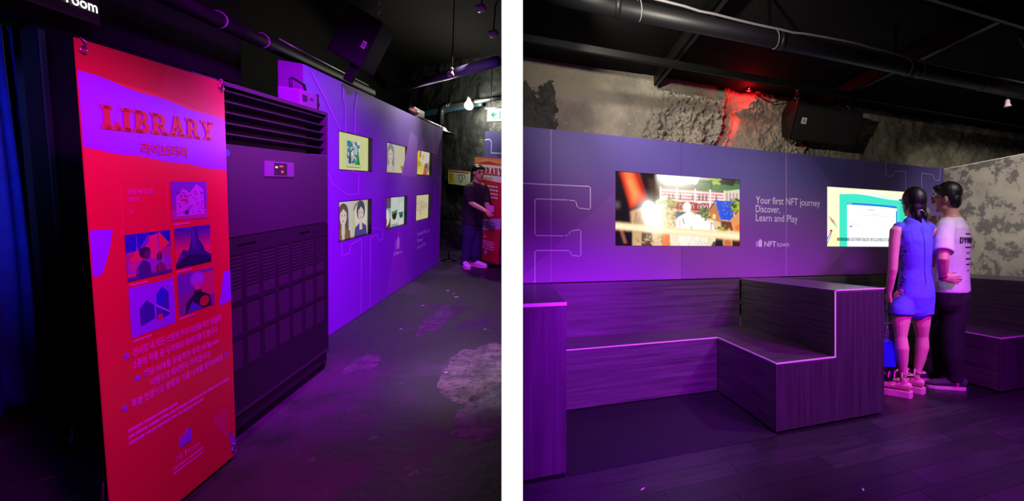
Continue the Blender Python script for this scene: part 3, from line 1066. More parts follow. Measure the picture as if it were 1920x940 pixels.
def town_image():
    K = town_picture()
    cut = next(i for i, k in enumerate(K) if k[0] == 'near')
    far, near = K[:cut], K[cut + 1:]
    W, H = 300, 160
    img = raster(far, W, H)
    img = blur(img, 0.5)
    img = glow_spot(img, .45, 1.0, .10, .10, (1, .97, .85), 1.3)
    img = glow_spot(img, .48, .9, .20, .16, (1, .93, .75), 0.35)
    img = glow_spot(img, .58, .28, .11, .12, (1, .97, .9), 0.28)
    img = glow_spot(img, .34, .42, .07, .2, (1, .9, .7), 0.5)
    base = img
    X = np.meshgrid(np.arange(W), np.arange(H))[0]
    fg = base
    for sh in near:
        fg = raster_over(fg, sh)
    fg = glow_spot(fg, .245, .5, .045, .10, (1, .95, .85), 1.1)
    fg = glow_spot(fg, .3, .3, .06, .12, (1, .9, .7), 0.45)
    return fg


def raster_over(img, sh):
    H, W = img.shape[:2]
    lay = raster([((1, 1, 1), sh[1], sh[2], 1.0)], W, H)[..., :1]
    return img * (1 - lay * sh[3]) + np.array(sh[0][:3]) * lay * sh[3]


def library_picture():
    K = []
    A = K.append
    A((S(253, 247, 206), rect(0, 0, 1, 1)))
    A((S(254, 243, 186), rect(0, .0, .12, .3)))
    A((S(226, 250, 240), [(.135, .9), (.5, .95), (.93, .87), (.93, .84), (.135, .88)]))
    A((S(64, 226, 196), [(.14, 0), (.14, .885)] + [(.14 + .8 * i / 14, .885 + .015 * math.sin(math.pi * i / 14) + .02 * math.sin(2 * math.pi * i / 14) - .045 * (i / 14)) for i in range(15)] + [(.94, 0)]))
    A((S(52, 214, 182), [(.86, .0), (.86, .83), (.94, .82), (.94, 0)]))
    A((S(255, 255, 255), [(.225, 0), (.225, .72), (.82, .70), (.82, 0)]))
    A((S(54, 110, 226), [(.225, .72), (.23, .75)] + [(.23 + .58 * i / 10, .75 + .008 * math.sin(math.pi * i / 10) - .022 * i / 10) for i in range(11)] + [(.82, .715), (.82, .69), (.6, .715), (.4, .722)]))
    for x in (.243, .257, .271):
        A((S(255, 255, 255), ellipse(x, .737, .004, .008, 10)))
    A((S(30, 92, 224), rect(.845, .835, .9, .862)))
    A((S(58, 116, 230), [(.808, .44), (.82, .44), (.82, .64), (.808, .64)]))
    A((S(250, 246, 170), rect(.808, .655, .82, .68)))
    A((S(70, 110, 205), [(.256, .335)] + ellipse(.27, .345, .018, .012, 12)))
    for x0, x1, y in ((.45, .62, .577), (.38, .7, .545), (.54, .56, .475), (.26, .32, .41), (.28, .36, .375)):
        x = x0
        while x < x1 - .01:
            A((S(206, 208, 210), rect(x, y - .006, x + .014, y + .006)))
            x += .02
    A((S(240, 120, 130), [(.01, .53), (.02, .51), (.085, .42), (.055, .40)]))
    A((S(140, 220, 170), [(.085, .42), (.055, .40), (.12, .3)]))
    A((S(36, 70, 200), ellipse(.045, .262, .014, .02, 12)))
    A((S(240, 110, 110), [(.032, .25), (.055, .262), (.045, .2), (.022, .2)]))
    A((S(60, 96, 220), [(.022, .2), (.03, .2), (.0, .1), (.0, .14)]))
    A((S(250, 252, 255), [(.03, .2), (.038, .2), (.0, .06), (.0, .1)]))
    A((S(60, 96, 220), [(.038, .2), (.046, .2), (.0, .03), (.0, .06)]))
    A((S(170, 128, 84), rect(.108, .095, .14, .15)))
    A((S(22, 150, 126), rect(.14, .095, .225, .15)))
    A((S(150, 160, 168), rect(.225, .095, .82, .15)))
    A((S(22, 150, 126), rect(.82, .095, .9, .15)))
    return K


tv1 = television('television', 'wide television showing a sunlit miniature brick town square', TV1, town_image())
tv2 = television('television', 'television showing a white browser page on a green background, watched by two people', TV2, library_picture())
tp = Plane((TV2[0], 3.672, TV2[1]), (1, 0, 0), (0, 0, 1))
M['caption'] = glow('caption_text', (1, 1, 1, 1), 1.2)
M['caption_grey'] = glow('page_text', S(120, 124, 130), 1.0)
letters('찾아보고 싶은 주소를 검색하고 정보를 얻으세요', tp, 0.30, 0.068, 0.034, 'caption', tv2, name='caption', width=0.70, bold=0.012, h=0.011)
letters('Library', tp, 0.565, 0.405, 0.036, 'caption_grey', tv2, name='page_title', h=0.011)

# ================================================================ tiered benches
def trim(mb, *boxes):
    for b in boxes:
        mb.box(*b)
    return mb


G = 0.004
# plain block on the left
bb = thing('bench_block', 'tall dark veneer bench block with a white front edge beside the white strip', 'bench', (0.1, 2.28, 0))
XL = -0.012
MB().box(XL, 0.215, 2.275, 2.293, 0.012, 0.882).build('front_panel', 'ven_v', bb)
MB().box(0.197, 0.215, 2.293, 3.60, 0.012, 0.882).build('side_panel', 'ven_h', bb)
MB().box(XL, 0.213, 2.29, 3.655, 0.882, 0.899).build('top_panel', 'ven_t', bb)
trim(MB(), (XL, 0.217, 2.270, 2.282, 0.884, 0.902)).build('edge_trim', 'edge', bb)
MB().box(XL, 0.19, 2.31, 3.6, 0.0, 0.012).build('plinth', 'black_plastic', bb)


def back_bench(name, label, u0, u1, trim_on=True):
    t = thing(name, label, 'bench', ((u0 + u1) / 2, 3.3, 0))
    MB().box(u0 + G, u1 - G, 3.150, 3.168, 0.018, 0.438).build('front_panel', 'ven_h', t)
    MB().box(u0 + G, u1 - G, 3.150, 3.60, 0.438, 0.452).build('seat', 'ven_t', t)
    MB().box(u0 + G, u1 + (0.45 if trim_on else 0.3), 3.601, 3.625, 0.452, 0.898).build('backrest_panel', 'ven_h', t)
    MB().box(u0 + G, u1 - G, 3.19, 3.58, 0.0, 0.018).build('plinth', 'black_plastic', t)
    trim(MB(), (u0 + G, u1 - G, 3.146, 3.156, 0.446, 0.454)).build('edge_trim', 'edge', t)
    return t


back_bench('back_bench', 'long dark veneer seat with upright back panel below the town television', 0.217, 1.503)
back_bench('back_bench', 'dark veneer seat against the wall behind the two standing people', 2.414, 3.642, False)


def stepped_bench(name, label, u0, u1, u2, v0, v1, side_trim=True):
    t = thing(name, label, 'bench', ((u0 + u2) / 2, v0, 0))
    mb = MB()
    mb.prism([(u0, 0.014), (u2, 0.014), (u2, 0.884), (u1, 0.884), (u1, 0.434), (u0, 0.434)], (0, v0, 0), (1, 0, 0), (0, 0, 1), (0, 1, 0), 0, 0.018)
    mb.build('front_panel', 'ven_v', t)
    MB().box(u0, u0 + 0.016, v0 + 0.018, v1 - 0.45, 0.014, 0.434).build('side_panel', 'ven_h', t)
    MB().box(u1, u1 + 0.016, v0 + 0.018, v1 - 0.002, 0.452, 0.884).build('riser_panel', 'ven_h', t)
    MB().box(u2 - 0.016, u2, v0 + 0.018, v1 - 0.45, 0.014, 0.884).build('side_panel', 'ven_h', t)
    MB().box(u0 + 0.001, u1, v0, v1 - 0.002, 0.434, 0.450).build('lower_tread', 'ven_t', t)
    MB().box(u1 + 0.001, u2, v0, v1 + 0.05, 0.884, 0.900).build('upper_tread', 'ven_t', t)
    MB().box(u0 + 0.03, u2 - 0.03, v0 + 0.03, v1 - 0.46, 0.0, 0.014).build('plinth', 'black_plastic', t)
    e = 0.009
    mb = MB()
    trim(mb, (u0 - 0.002, u1 + e, v0 - 0.003, v0 + 0.004, 0.444, 0.453), (u1 - 0.002, u1 + e, v0 - 0.003, v0 + 0.004, 0.453, 0.903), (u1, u2 + 0.002, v0 - 0.003, v0 + 0.004, 0.895, 0.903))
    mb.build('edge_trim', 'edge', t)
    trim(MB(), (u0 - 0.003, u0 + 0.006, v0, v1 - 0.45, 0.445, 0.453)).build('edge_trim', 'edge', t)
    for bx_ in ((u1 - 0.001, u1 + 0.005, v0, v1, 0.897, 0.902), (u2 - 0.004, u2 + 0.001, v0, v1 - 0.4, 0.897, 0.902)):
        trim(MB(), bx_).build('thin_edge', 'seam', t)
    return t


stepped_bench('stepped_bench', 'two-step dark veneer bench standing left of the two people', 1.505, 1.970, 2.410, 2.290, 3.600)
stepped_bench('stepped_bench', 'two-step dark veneer bench along the printed concrete wall', 3.645, 4.110, 4.815, 2.270, 3.600)

# ================================================================ ceiling fittings over the seating
def tagged(o, label, cat, group=None):
    return tag(o, label, cat, group)


def bar(name, label, p0, p1, w, h, group='steel bars under the black ceiling'):
    a, b = Vector(p0), Vector(p1)
    d = (b - a)
    s = d.cross(Vector((0, 0, 1))).normalized() * w
    mb = MB()
    # channel section: web and two flanges
    mb.obox(a - s / 2, d, s, (0, 0, h * 0.18))
    mb.obox(a - s / 2, d, s * 0.18, (0, 0, h))
    mb.obox(a + s * 0.32, d, s * 0.18, (0, 0, h))
    o = mb.build(name, 'steel_black', loc=p0)
    return tag(o, label, 'steel bar', group)


bar('steel_bar', 'black steel bar running to the rock wall left of the red glow', (1.2, -0.5, 2.77), (1.215, 3.92, 2.77), 0.055, 0.12)
bar('steel_bar', 'black steel bar over the stepped bench, crossing above the black pipe', (3.1, -0.5, 2.77), (3.12, 3.9, 2.77), 0.075, 0.12)
bar('steel_bar', 'slim black steel bar parallel to the pipe, close to the rock wall', (0.0, 3.32, 2.70), (6.5, 3.34, 2.70), 0.04, 0.055)
bar('steel_bar', 'slim black steel bar parallel to the pipe, far out over the floor', (0.05, 1.85, 2.70), (6.5, 1.85, 2.70), 0.04, 0.055)

pp = thing('ceiling_pipe', 'thick black pipe with white ties hung across the seating area', 'pipe', (3, 2.44, 2.6))
MB().tube([(-0.02, 2.47, 2.60), (1.6, 2.44, 2.60), (3.4, 2.44, 2.60), (6.5, 2.44, 2.60)], 0.056, 20).build('pipe_run', 'pipe', pp, True)
for u in (0.50, 1.62, 2.84, 4.3):
    MB().tube([(u, 2.44, 2.60), (u + 0.03, 2.44, 2.60)], 0.0605, 20).build('coupling', 'pipe', pp, True)
for u in (0.648, 1.590, 2.795, 2.93, 3.66, 4.9):
    MB().ring((u, 2.44, 2.6), (1, 0, 0.12), 0.059, 0.0032).build('cable_tie', 'tie', pp, True)
for u in (0.3, 1.55, 2.68, 4.6):
    MB().box(u - 0.012, u + 0.012, 2.434, 2.446, 2.64, 2.9).build('hanger', 'steel_black', pp)
path = [(0.55, 2.41, 2.895), (0.58, 2.41, 2.8), (0.62, 2.40, 2.70), (0.66, 2.39, 2.67)]
for i in range(60):
    u = 0.72 + i * 0.098
    path.append((u, 2.385 + 0.006 * math.sin(u * 5), 2.652 + 0.010 * math.sin(u * 3.2 + 0.6) - 0.006 * (i % 7 == 3)))
tag(MB().tube(path, 0.008, 8).build('flexible_conduit', 'tie', smooth=True), 'thin grey flexible conduit tied along the black pipe', 'conduit')

# hanging speaker box
sp = thing('speaker', 'black speaker box hung sideways on hooks in front of the rock wall', 'speaker', (3.06, 3.75, 2.34))
prof = [(3.60, 2.69), (3.75, 2.343), (3.90, 2.41), (3.90, 2.66), (3.78, 2.76)]
mb = MB().prism([(a, b) for a, b in prof], (2.633, 0, 0), (0, 1, 0), (0, 0, 1), (1, 0, 0), 0, 0.864)
mb.build('cabinet', 'black_plastic', sp)
fx = Vector((0, 0.15, -0.347)).normalized()
spl = Plane(Vector((2.65, 3.6, 2.69)) + fx * 0.366, (1, 0, 0), -fx)
MB().prism(rect(0.0, 0.0, 0.83, 0.352), spl.o, spl.ex, spl.ey, spl.n, 0, 0.008).build('grille', 'speaker_cloth', sp)
st = MB().prism(rect(0.068, 0.165, 0.128, 0.225), spl.o, spl.ex, spl.ey, spl.n, 0.008, 0.010).build('badge', 'white', sp)
mb = MB()
for i, (a, b) in enumerate(((0.077, 0.216), (0.089, 0.219), (0.100, 0.214), (0.112, 0.217))):
    mb.prism(rect(a, 0.173, a + 0.006, b), spl.o, spl.ex, spl.ey, spl.n, 0.010, 0.011)
mb.build('badge_mark', 'dark_ink', st)
for k in range(3):
    MB().box(2.630, 2.6335, 3.70 + 0.035 * k, 3.715 + 0.035 * k, 2.47, 2.60).build('side_slot', 'black_hole', sp)
for hu, hv in ((2.70, 3.72), (3.40, 3.72)):
    mb = MB()
    for q in range(3):
        mb.ring((hu + 0.004 * q, hv, 2.79 + 0.05 * q), (1, 0, 0) if q % 2 else (0, 1, 0), 0.022, 0.004, 14)
    mb.tube([(hu, hv, 2.70), (hu + 0.006, hv, 2.775)], 0.004, 8)
    mb.tube([(hu + 0.008, hv, 2.905), (hu + 0.008, hv, 3.0)], 0.003, 8)
    mb.build('hanging_hook', 'zinc', sp, True)

# red lamp in the rock channel
rl = thing('red_lamp', 'small red lamp tucked under the ceiling in the cracked rock', 'lamp', (2.24, 3.92, 2.86))
MB().bevel_box(2.21, 2.27, 3.90, 3.95, 2.865, 2.897, 0.006).build('housing', 'black_plastic', rl)
MB().ell((2.238, 3.925, 2.864), (0.018, 0.016, 0.008)).build('lens', 'red_led', rl, True)
light('red_lamp_light', 'SPOT', (2.235, 3.90, 2.885), (2.06, 4.06, 2.60), 330, (1.0, 0.001, 0.004), 0.01, 50, 0.8)
light('red_lamp_glow', 'POINT', (2.22, 3.90, 2.84), None, 4.0, (1.0, 0.002, 0.008), 0.012)
cable = [(2.0, 3.93, 2.93), (2.16, 3.92, 2.92), (2.27, 3.91, 2.86), (2.4, 3.91, 2.80), (2.52, 3.90, 2.77), (2.62, 3.86, 2.80), (2.7, 3.82, 2.85)]
tag(MB().tube(cable, 0.005, 8).build('black_cable', 'black_plastic', smooth=True), 'thin black cable drooping across the rock by the red lamp', 'cable')

# small track spot under the pipe on the right
ts = thing('spot_lamp', 'small unlit spot lamp hanging under the right end of the black pipe', 'lamp', (4.01, 2.44, 2.45))
MB().tube([(4.01, 2.44, 2.545), (4.01, 2.44, 2.51)], 0.008, 8).build('stem', 'steel_black', ts)
MB().lathe([(0.012, 0.06), (0.018, 0.05), (0.020, 0.02), (0.030, 0.0)], (4.01, 2.44, 2.45), (0, 0, 1), 16).build('shade', 'bulb_off', ts, True)
tag(MB().tube([(3.75, 2.2, 2.93), (3.85, 2.2, 2.82), (3.95, 2.18, 2.79), (4.15, 2.15, 2.80), (4.6, 2.1, 2.85)], 0.012, 10).build('grey_conduit', 'tie', smooth=True), 'short pale conduit bending out of the ceiling near the spot lamp', 'conduit')

# litter on the floor
for k, (u, v, a) in enumerate(((0.72, 2.62, 0.3), (0.98, 2.64, 1.2), (3.66, 2.05, 0.4), (0.55, 2.0, 0.5), (1.42, 2.5, 0.2), (1.55, 1.6, 0.9))):
    c, s = math.cos(a) * 0.016, math.sin(a) * 0.016
    mb = MB().prism([(u - c, v - s), (u + s * 0.3, v - c * 0.3), (u + c, v + s), (u - s * 0.4, v + c * 0.4)], (0, 0, 0), (1, 0, 0), (0, 1, 0), (0, 0, 1), 0.0, 0.003)
    tag(mb.build('paper_scrap', 'paper', loc=(u, v, 0)), 'tiny pale scrap of litter on the dark floor by the benches', 'litter', 'litter on the seating floor')

# ================================================================ CORRIDOR SIDE (r across, d along, z up)
def flatL(name, pts, z, thick, m):
    return flat(name, pts, z, thick, m, TL)


floor_l = flatL('floor', [(-4.0, -1.5), (0.235, -1.5), (-0.83, 9.5), (-4.0, 12.0)], 0, 0.1, 'floor_l')
flatL('ceiling', [(-4.0, -1.5), (0.40, -1.5), (-0.70, 9.5), (-4.0, 12.0)], 3.7, 0.1, 'ceiling')
# bare worn patches where the black coating has gone
def worn(pr, pd, pa, pb, sd_, m, rough=0.55):
    pt = []
    n_ = 150
    for i in range(n_):
        a = 2 * math.pi * i / n_
        rr = 1 + rough * (0.55 * noise.noise(Vector((math.cos(a) * 1.3, math.sin(a) * 1.3, sd_))) + 0.22 * noise.noise(Vector((math.cos(a) * 4, math.sin(a) * 4, sd_))) + 0.10 * noise.noise(Vector((math.cos(a) * 11, math.sin(a) * 11, sd_))))
        pt.append((pr + pa * rr * math.cos(a), pd + pb * rr * math.sin(a)))
    MB().prism(pt, (0, 0, 0), (1, 0, 0), (0, 1, 0), (0, 0, 1), -0.002, 0.0012).build('worn_patch', m, floor_l)


M['bare_concrete'] = patchy('bare_concrete', S(70, 70, 60), S(108, 108, 92), S(40, 40, 38), 7, 26, (0.4, 0.6), (0.52, 0.62), 0.7, 1.0, 60)
worn(-0.52, 3.48, 0.25, 0.55, 3.3, 'bare_concrete')
worn(-0.34, 2.75, 0.20, 0.30, 5.1, 'floor_worn')
worn(-1.32, 3.62, 0.10, 0.20, 7.7, 'floor_worn', 0.8)
worn(-1.10, 4.7, 0.10, 0.5, 9.2, 'floor_worn', 0.8)
struct(MB().box(-3.3, -3.2, -1.0, 11.0, 0, 3.7).build('wall_left', 'black_wall', room=TL))

# far wall of black painted rock, set at an angle
FA = Vector((-1.27, 8.5, 0))
FD = Vector((0.6222, -0.7828, 0))
FN = Vector((-0.7828, -0.6222, 0))
vs, fs = [], []
na, nb = 120, 100
for j in range(nb + 1):
    for i in range(na + 1):
        s, z = -3.0 + 4.4 * i / na, 3.75 * j / nb
        p = Vector((s, 1.7, z))
        h = 0.05 * noise.fractal(p * 2.2, 0.8, 2.0, 5) + 0.012 * noise.noise(p * 11)
        vs.append(FA + FD * s + FN * h + Vector((0, 0, z)))
for j in range(nb):
    for i in range(na):
        a = j * (na + 1) + i
        fs.append((a, a + 1, a + na + 2, a + na + 1))
wf = struct(MB().add(vs, fs).build('wall_far', 'rock_dark', smooth=True, room=TL))
MB().obox(FA + FD * -2.6 + FN * 0.06 + Vector((0, 0, 0.60)), FD * 3.2, FN * 0.03, (0, 0, 0.02)).build('wall_rail', 'black_plastic', wf)

# ---------------------------------------------------------------- purple wall with six small screens
RW = -1.795
PL = Plane((RW, 0, 0), (0, 1, 0), (0, 0, 1))
d0, d1, zt = 3.86, 7.72, 2.157
SC = []
for a, b in ((4.378, 5.062), (5.440, 6.130), (6.485, 7.172)):
    for z0, z1 in ((1.418, 1.752), (0.790, 1.150)):
        SC.append((a, z0, b, z1))
lw = thing('display_wall', 'violet lit panel wall with six small screens set in two rows', 'display wall', (RW - 0.07, (d0 + d1) / 2, 0), TL)
cuts = [d0, 5.242, 6.263, 7.30, d1]
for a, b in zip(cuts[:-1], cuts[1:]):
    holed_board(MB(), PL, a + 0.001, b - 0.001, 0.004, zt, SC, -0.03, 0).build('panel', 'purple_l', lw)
mb = MB().box(RW - 0.145, RW - 0.001, d0 + 0.0, d0 + 0.02, 0.004, zt)
mb.build('end_board', 'grey_box', lw)
mb = MB()
mb.box(RW - 0.145, RW - 0.03, d1 - 0.02, d1, 0.004, zt)
mb.box(RW - 0.145, RW - 0.13, d0 + 0.02, d1 - 0.02, 0.004, zt)
mb.box(RW - 0.13, RW - 0.03, d0 + 0.02, d1 - 0.02, zt - 0.02, zt)
mb.build('backing', 'black_wall', lw)
ribbon(MB(), PL, [(d1 - 0.004, 0.01), (d1 - 0.004, zt)], 0.008, 0.001).build('edge_strip', 'seam', lw)
lines = MB()
k = 0.0012
for pts in (
    [(3.98, 2.12), (4.18, 1.96), (4.40, 1.752)], [(3.93, 1.66), (4.28, 1.30), (4.52, 1.205), (4.76, 1.205), (4.76, 1.40), (4.62, 1.418)],
    [(4.46, 2.14), (4.46, 2.02), (4.50, 1.97), (4.50, 1.752)], [(4.72, 2.13), (4.68, 1.98), (4.68, 1.752)],
    [(4.43, 0.79), (4.43, 0.66), (4.58, 0.66), (4.60, 0.74), (4.83, 0.765), (4.83, 0.008)],
    [(5.066, 0.855), (5.36, 0.80), (5.36, 0.70), (5.24, 0.69), (5.22, 0.765), (5.04, 0.75), (5.04, 0.008)],
    [(7.06, 1.752), (7.70, 1.762)], [(7.36, 1.71), (7.72, 1.70)], [(7.36, 1.71), (7.36, 1.39), (7.68, 1.39), (7.70, 1.43)],
    [(7.18, 0.85), (7.42, 0.85), (7.42, 0.98), (7.36, 1.0), (7.36, 1.28), (7.70, 1.28)],
):
    ribbon(lines, PL, pts, 0.007, k)
lines.build('outline_letters', 'seam', lw)
mb = MB()
mb.prism([(5.5, 0.01), (6.3, 0.01), (5.95, 0.58), (5.86, 0.76), (5.7, 0.5)], PL.o, PL.ex, PL.ey, PL.n, 0, 0.0006)
mb.prism([(5.9, 1.39), (6.48, 1.39), (6.48, 1.9), (6.2, 1.95)], PL.o, PL.ex, PL.ey, PL.n, 0, 0.0006)
mb.prism([(6.6, 1.752), (6.9, 2.15), (7.25, 2.15), (7.35, 1.752)], PL.o, PL.ex, PL.ey, PL.n, 0, 0.0006)
mb.build('printed_shape', 'purple_l2', lw)
letters('Your first NFT journey', PL, 6.56, 0.585, 0.075, 'lav', lw, width=0.60, bold=0.006, h=0.0014)
letters('Discover,', PL, 6.56, 0.495, 0.075, 'lav', lw, width=0.26, bold=0.006, h=0.0014)
letters('Learn and Play', PL, 6.56, 0.405, 0.075, 'lav', lw, width=0.40, bold=0.006, h=0.0014)
house_logo(PL, 5.74, 0.52, 0.13, lw)
letters('NFTtown', PL, 5.68, 0.45, 0.06, 'lav', lw, width=0.28, bold=0.01, h=0.0014)

CREAM = S(222, 214, 176)


def portrait(x, y, s, hair, face, cloth, long):
    K = []
    if long:
        K.append((hair, [(x - .17 * s, y - .62 * s), (x - .15 * s, y + .1 * s)] + ellipse(x, y + .08 * s, .15 * s, .26 * s, 12, 170, 10)[::1] + [(x + .17 * s, y - .62 * s)]))
    K.append((cloth, [(x - .26 * s, y - 1.0 * s), (x - .2 * s, y - .42 * s), (x - .06 * s, y - .3 * s), (x + .06 * s, y - .3 * s), (x + .2 * s, y - .42 * s), (x + .26 * s, y - 1.0 * s)]))
    K.append((face, [(x - .05 * s, y - .2 * s), (x - .05 * s, y - .5 * s), (x + .05 * s, y - .5 * s), (x + .05 * s, y - .2 * s)]))
    if not long:
        K.append((hair, ellipse(x, y + .08 * s, .15 * s, .3 * s, 20)))
    K.append((face, ellipse(x, y, .1 * s, .25 * s, 20)))
    K.append((hair, [(x - .11 * s, y + .06 * s), (x - .1 * s, y + .28 * s), (x + .1 * s, y + .28 * s), (x + .11 * s, y + .06 * s), (x, y + .2 * s)]))
    for e in (-.045, .045):
        K.append((S(70, 60, 60), ellipse(x + e * s, y + .02 * s, .014 * s, .02 * s, 8)))
    K.append((S(180, 96, 96), ellipse(x, y - .13 * s, .025 * s, .016 * s, 8)))
    return K


rnd = random.Random(11)
pics = {}
K = [(S(226, 228, 160), rect(0, 0, 1, 1)), (S(190, 200, 196), rect(.31, .17, .7, .81))]
for i in range(40):
    c = [(60, 130, 160), (226, 230, 224), (150, 176, 186), (96, 120, 132)][i % 4]
    x, y = .33 + .34 * rnd.random(), .2 + .58 * rnd.random()
    K.append((S(*c), ellipse(x, y, .02 + .04 * rnd.random(), .02 + .05 * rnd.random(), 9)))
K += [(S(50, 140, 170), ellipse(.38, .74, .07, .06)), (S(60, 86, 104), [(.36, .2), (.44, .2), (.42, .5), (.4, .62), (.38, .5)]),
      (S(30, 140, 60), [(.54, .17), (.7, .17), (.66, .4), (.63, .7), (.6, .4)]), (S(60, 176, 80), [(.56, .17), (.62, .17), (.63, .5)]),
      (S(222, 226, 158), rect(.7, .1, .8, .85)), (S(222, 226, 158), rect(.2, .1, .31, .85))]
for i in range(9):
    K.append((S(110, 120, 96), rect(.30 + i * .047, .088, .337 + i * .047, .112)))
pics[0] = K
K = [(S(206, 210, 205), rect(0, 0, .5, 1)), (S(214, 200, 168), rect(.5, 0, 1, 1)), (S(226, 222, 210), ellipse(.76, .55, .2, .4)),
     (S(150, 120, 96), [(.53, .7), (.6, .82), (.72, .95), (.7, .98), (.57, .86), (.52, .74)])]
K += portrait(.23, .6, .95, S(116, 80, 84), S(226, 212, 202), S(140, 96, 70), True)
K.append((S(216, 214, 200), [(.19, 0), (.27, 0), (.26, .3), (.2, .3)]))
K += portrait(.75, .62, .9, S(72, 76, 104), S(226, 206, 196), S(84, 70, 150), False)
K.append((S(236, 236, 230), ellipse(.755, .2, .015, .03)))
pics[1] = K
K = [(S(206, 206, 190), rect(0, 0, 1, 1)), (S(214, 206, 168), rect(.6, 0, 1, 1))]
K += portrait(.3, .62, 1.05, S(150, 142, 150), S(214, 200, 188), S(200, 188, 176), True)
K.append((S(150, 140, 96), [(.76, .25), (.84, .06), (.9, .25), (.83, .3)]))
pics[2] = K
K = [(S(200, 196, 190), rect(0, 0, 1, 1)), (S(96, 84, 110), rect(0, .62, .34, 1)), (S(150, 170, 196), rect(0, .3, .33, .64)), (S(112, 60, 70), rect(0, 0, .33, .3)),
     (S(226, 228, 214), ellipse(.16, .34, .14, .26)), (S(140, 70, 84), ellipse(.14, .2, .035, .12)),
     (S(222, 222, 206), rect(.35, 0, .68, 1)), (S(210, 220, 212), ellipse(.51, .6, .15, .35)), (S(84, 140, 64), [(.37, .5), (.65, .55), (.6, .36), (.42, .4)]), (S(34, 52, 44), [(.39, .42), (.64, .46), (.58, .27), (.5, .22), (.42, .28)]),
     (S(196, 214, 214), rect(.68, 0, 1, 1)), (S(218, 224, 214), ellipse(.83, .5, .13, .3)), (S(60, 120, 110), [(.71, .45), (.95, .45), (.9, .26), (.77, .27)]), (S(40, 84, 80), [(.74, .36), (.93, .36), (.88, .25), (.78, .25)]), (S(226, 226, 210), ellipse(.83, .12, .12, .13)),
     (S(150, 180, 196), rect(.36, 0, .66, .1))]
pics[3] = K
K = [(S(222, 206, 120), rect(0, 0, 1, 1)), (S(232, 206, 60), [(0, .2), (.35, .3), (.4, .85), (.1, .9), (0, .7)]), (S(208, 170, 40), rect(0, .35, .4, .55)), (S(96, 84, 104), [(0, .82), (.2, .9), (.22, 1), (0, 1)]),
     (S(222, 214, 206), [(.35, .55), (.6, .45), (.95, .6), (1, 1), (.4, 1)]), (S(176, 70, 66), [(.33, .7), (.4, .72), (.38, 1), (.32, 1)]), (S(206, 92, 84), [(.55, 0), (.85, 0), (.72, .5), (.65, .45)]), (S(150, 140, 130), [(.8, 0), (1, .3), (.9, .6), (.75, .3)]),
     (S(214, 206, 60), ellipse(.55, .75, .07, .12)), (S(86, 84, 86), [(.72, .3), (.82, .3), (.8, .5), (.72, .52)]), (S(236, 220, 96), rect(0, 0, .5, .2))]
pics[4] = K
K = [(S(222, 206, 166), rect(0, 0, 1, 1)), (S(206, 190, 160), ellipse(.45, .55, .34, .22))]
for i in range(5):
    K.append((S(188, 172, 150), rect(.12 + i * .16, .4, .24 + i * .16, .62)))
    K.append((S(222, 206, 170), rect(.13 + i * .16, .42, .23 + i * .16, .6)))
    if i in (2, 3, 4):
        K.append((S(96, 84, 74), rect(.165 + i * .16, .46, .195 + i * .16, .56)))
for i in range(4):
    K.append((S(150, 132, 110), rect(.42, .22 + .03 * i, .5, .235 + .03 * i)))
pics[5] = K
names = {0: 'small screen with a green tower sketch on pale yellow', 1: 'small screen with two drawn portraits side by side', 2: 'small screen with one faint pencil portrait',
         3: 'small screen with green eggs drawn in three strips', 4: 'small screen with a bright yellow and pink abstract', 5: 'small screen with a faint row of houses on tan'}
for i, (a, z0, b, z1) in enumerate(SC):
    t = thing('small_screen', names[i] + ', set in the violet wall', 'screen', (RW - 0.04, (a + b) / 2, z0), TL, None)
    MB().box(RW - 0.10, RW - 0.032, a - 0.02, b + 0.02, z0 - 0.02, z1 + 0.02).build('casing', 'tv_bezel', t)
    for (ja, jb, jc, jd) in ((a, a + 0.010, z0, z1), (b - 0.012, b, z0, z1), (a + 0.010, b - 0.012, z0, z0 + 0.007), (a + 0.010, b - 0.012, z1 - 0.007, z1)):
        MB().box(RW - 0.031, RW - 0.0005, ja, jb, jc, jd).build('shade_lining', 'tv_bezel', t)  # dark lining boxes stand in for shade inside each opening
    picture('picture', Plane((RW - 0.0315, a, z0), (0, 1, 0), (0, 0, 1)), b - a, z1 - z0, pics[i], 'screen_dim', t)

# ---------------------------------------------------------------- standing air conditioner cabinet
RC = -1.511
PC = Plane((RC, 0, 0), (0, 1, 0), (0, 0, 1))
ca, cb = 2.42, 3.537
ac = thing('air_conditioner', 'tall black floor-standing air conditioner cabinet with louvre grille on top', 'air conditioner', (RC - 0.14, (ca + cb) / 2, 0), TL)
mb = MB()
mb.box(RC - 0.27, RC - 0.012, ca, cb, 0.05, 1.52)
mb.box(RC - 0.27, RC - 0.10, ca, cb, 1.52, 1.80)
mb.build('body', 'cabinet_frame', ac)
mb = MB()
mb.box(RC - 0.27, RC, ca, cb, 1.79, 1.81)
mb.box(RC - 0.10, RC, ca, ca + 0.02, 1.525, 1.79)
mb.box(RC - 0.10, RC, cb - 0.02, cb, 1.525, 1.79)
mb.build('top_frame', 'cabinet', ac)
MB().box(RC - 0.098, RC - 0.09, ca + 0.02, cb - 0.02, 1.525, 1.79).build('outlet_recess', 'black_hole', ac)
for i in range(5):
    z = 1.545 + 0.05 * i
    mb = MB().prism([(RC - 0.085, z), (RC - 0.012, z + 0.022), (RC - 0.012, z + 0.030), (RC - 0.085, z + 0.008)], (0, ca + 0.021, 0), (1, 0, 0), (0, 0, 1), (0, 1, 0), 0, cb - ca - 0.042)
    mb.build('louvre', 'cabinet_frame', ac)
MB().box(RC - 0.012, RC, ca, cb - 0.004, 1.072, 1.522).build('upper_panel', 'cabinet', ac)
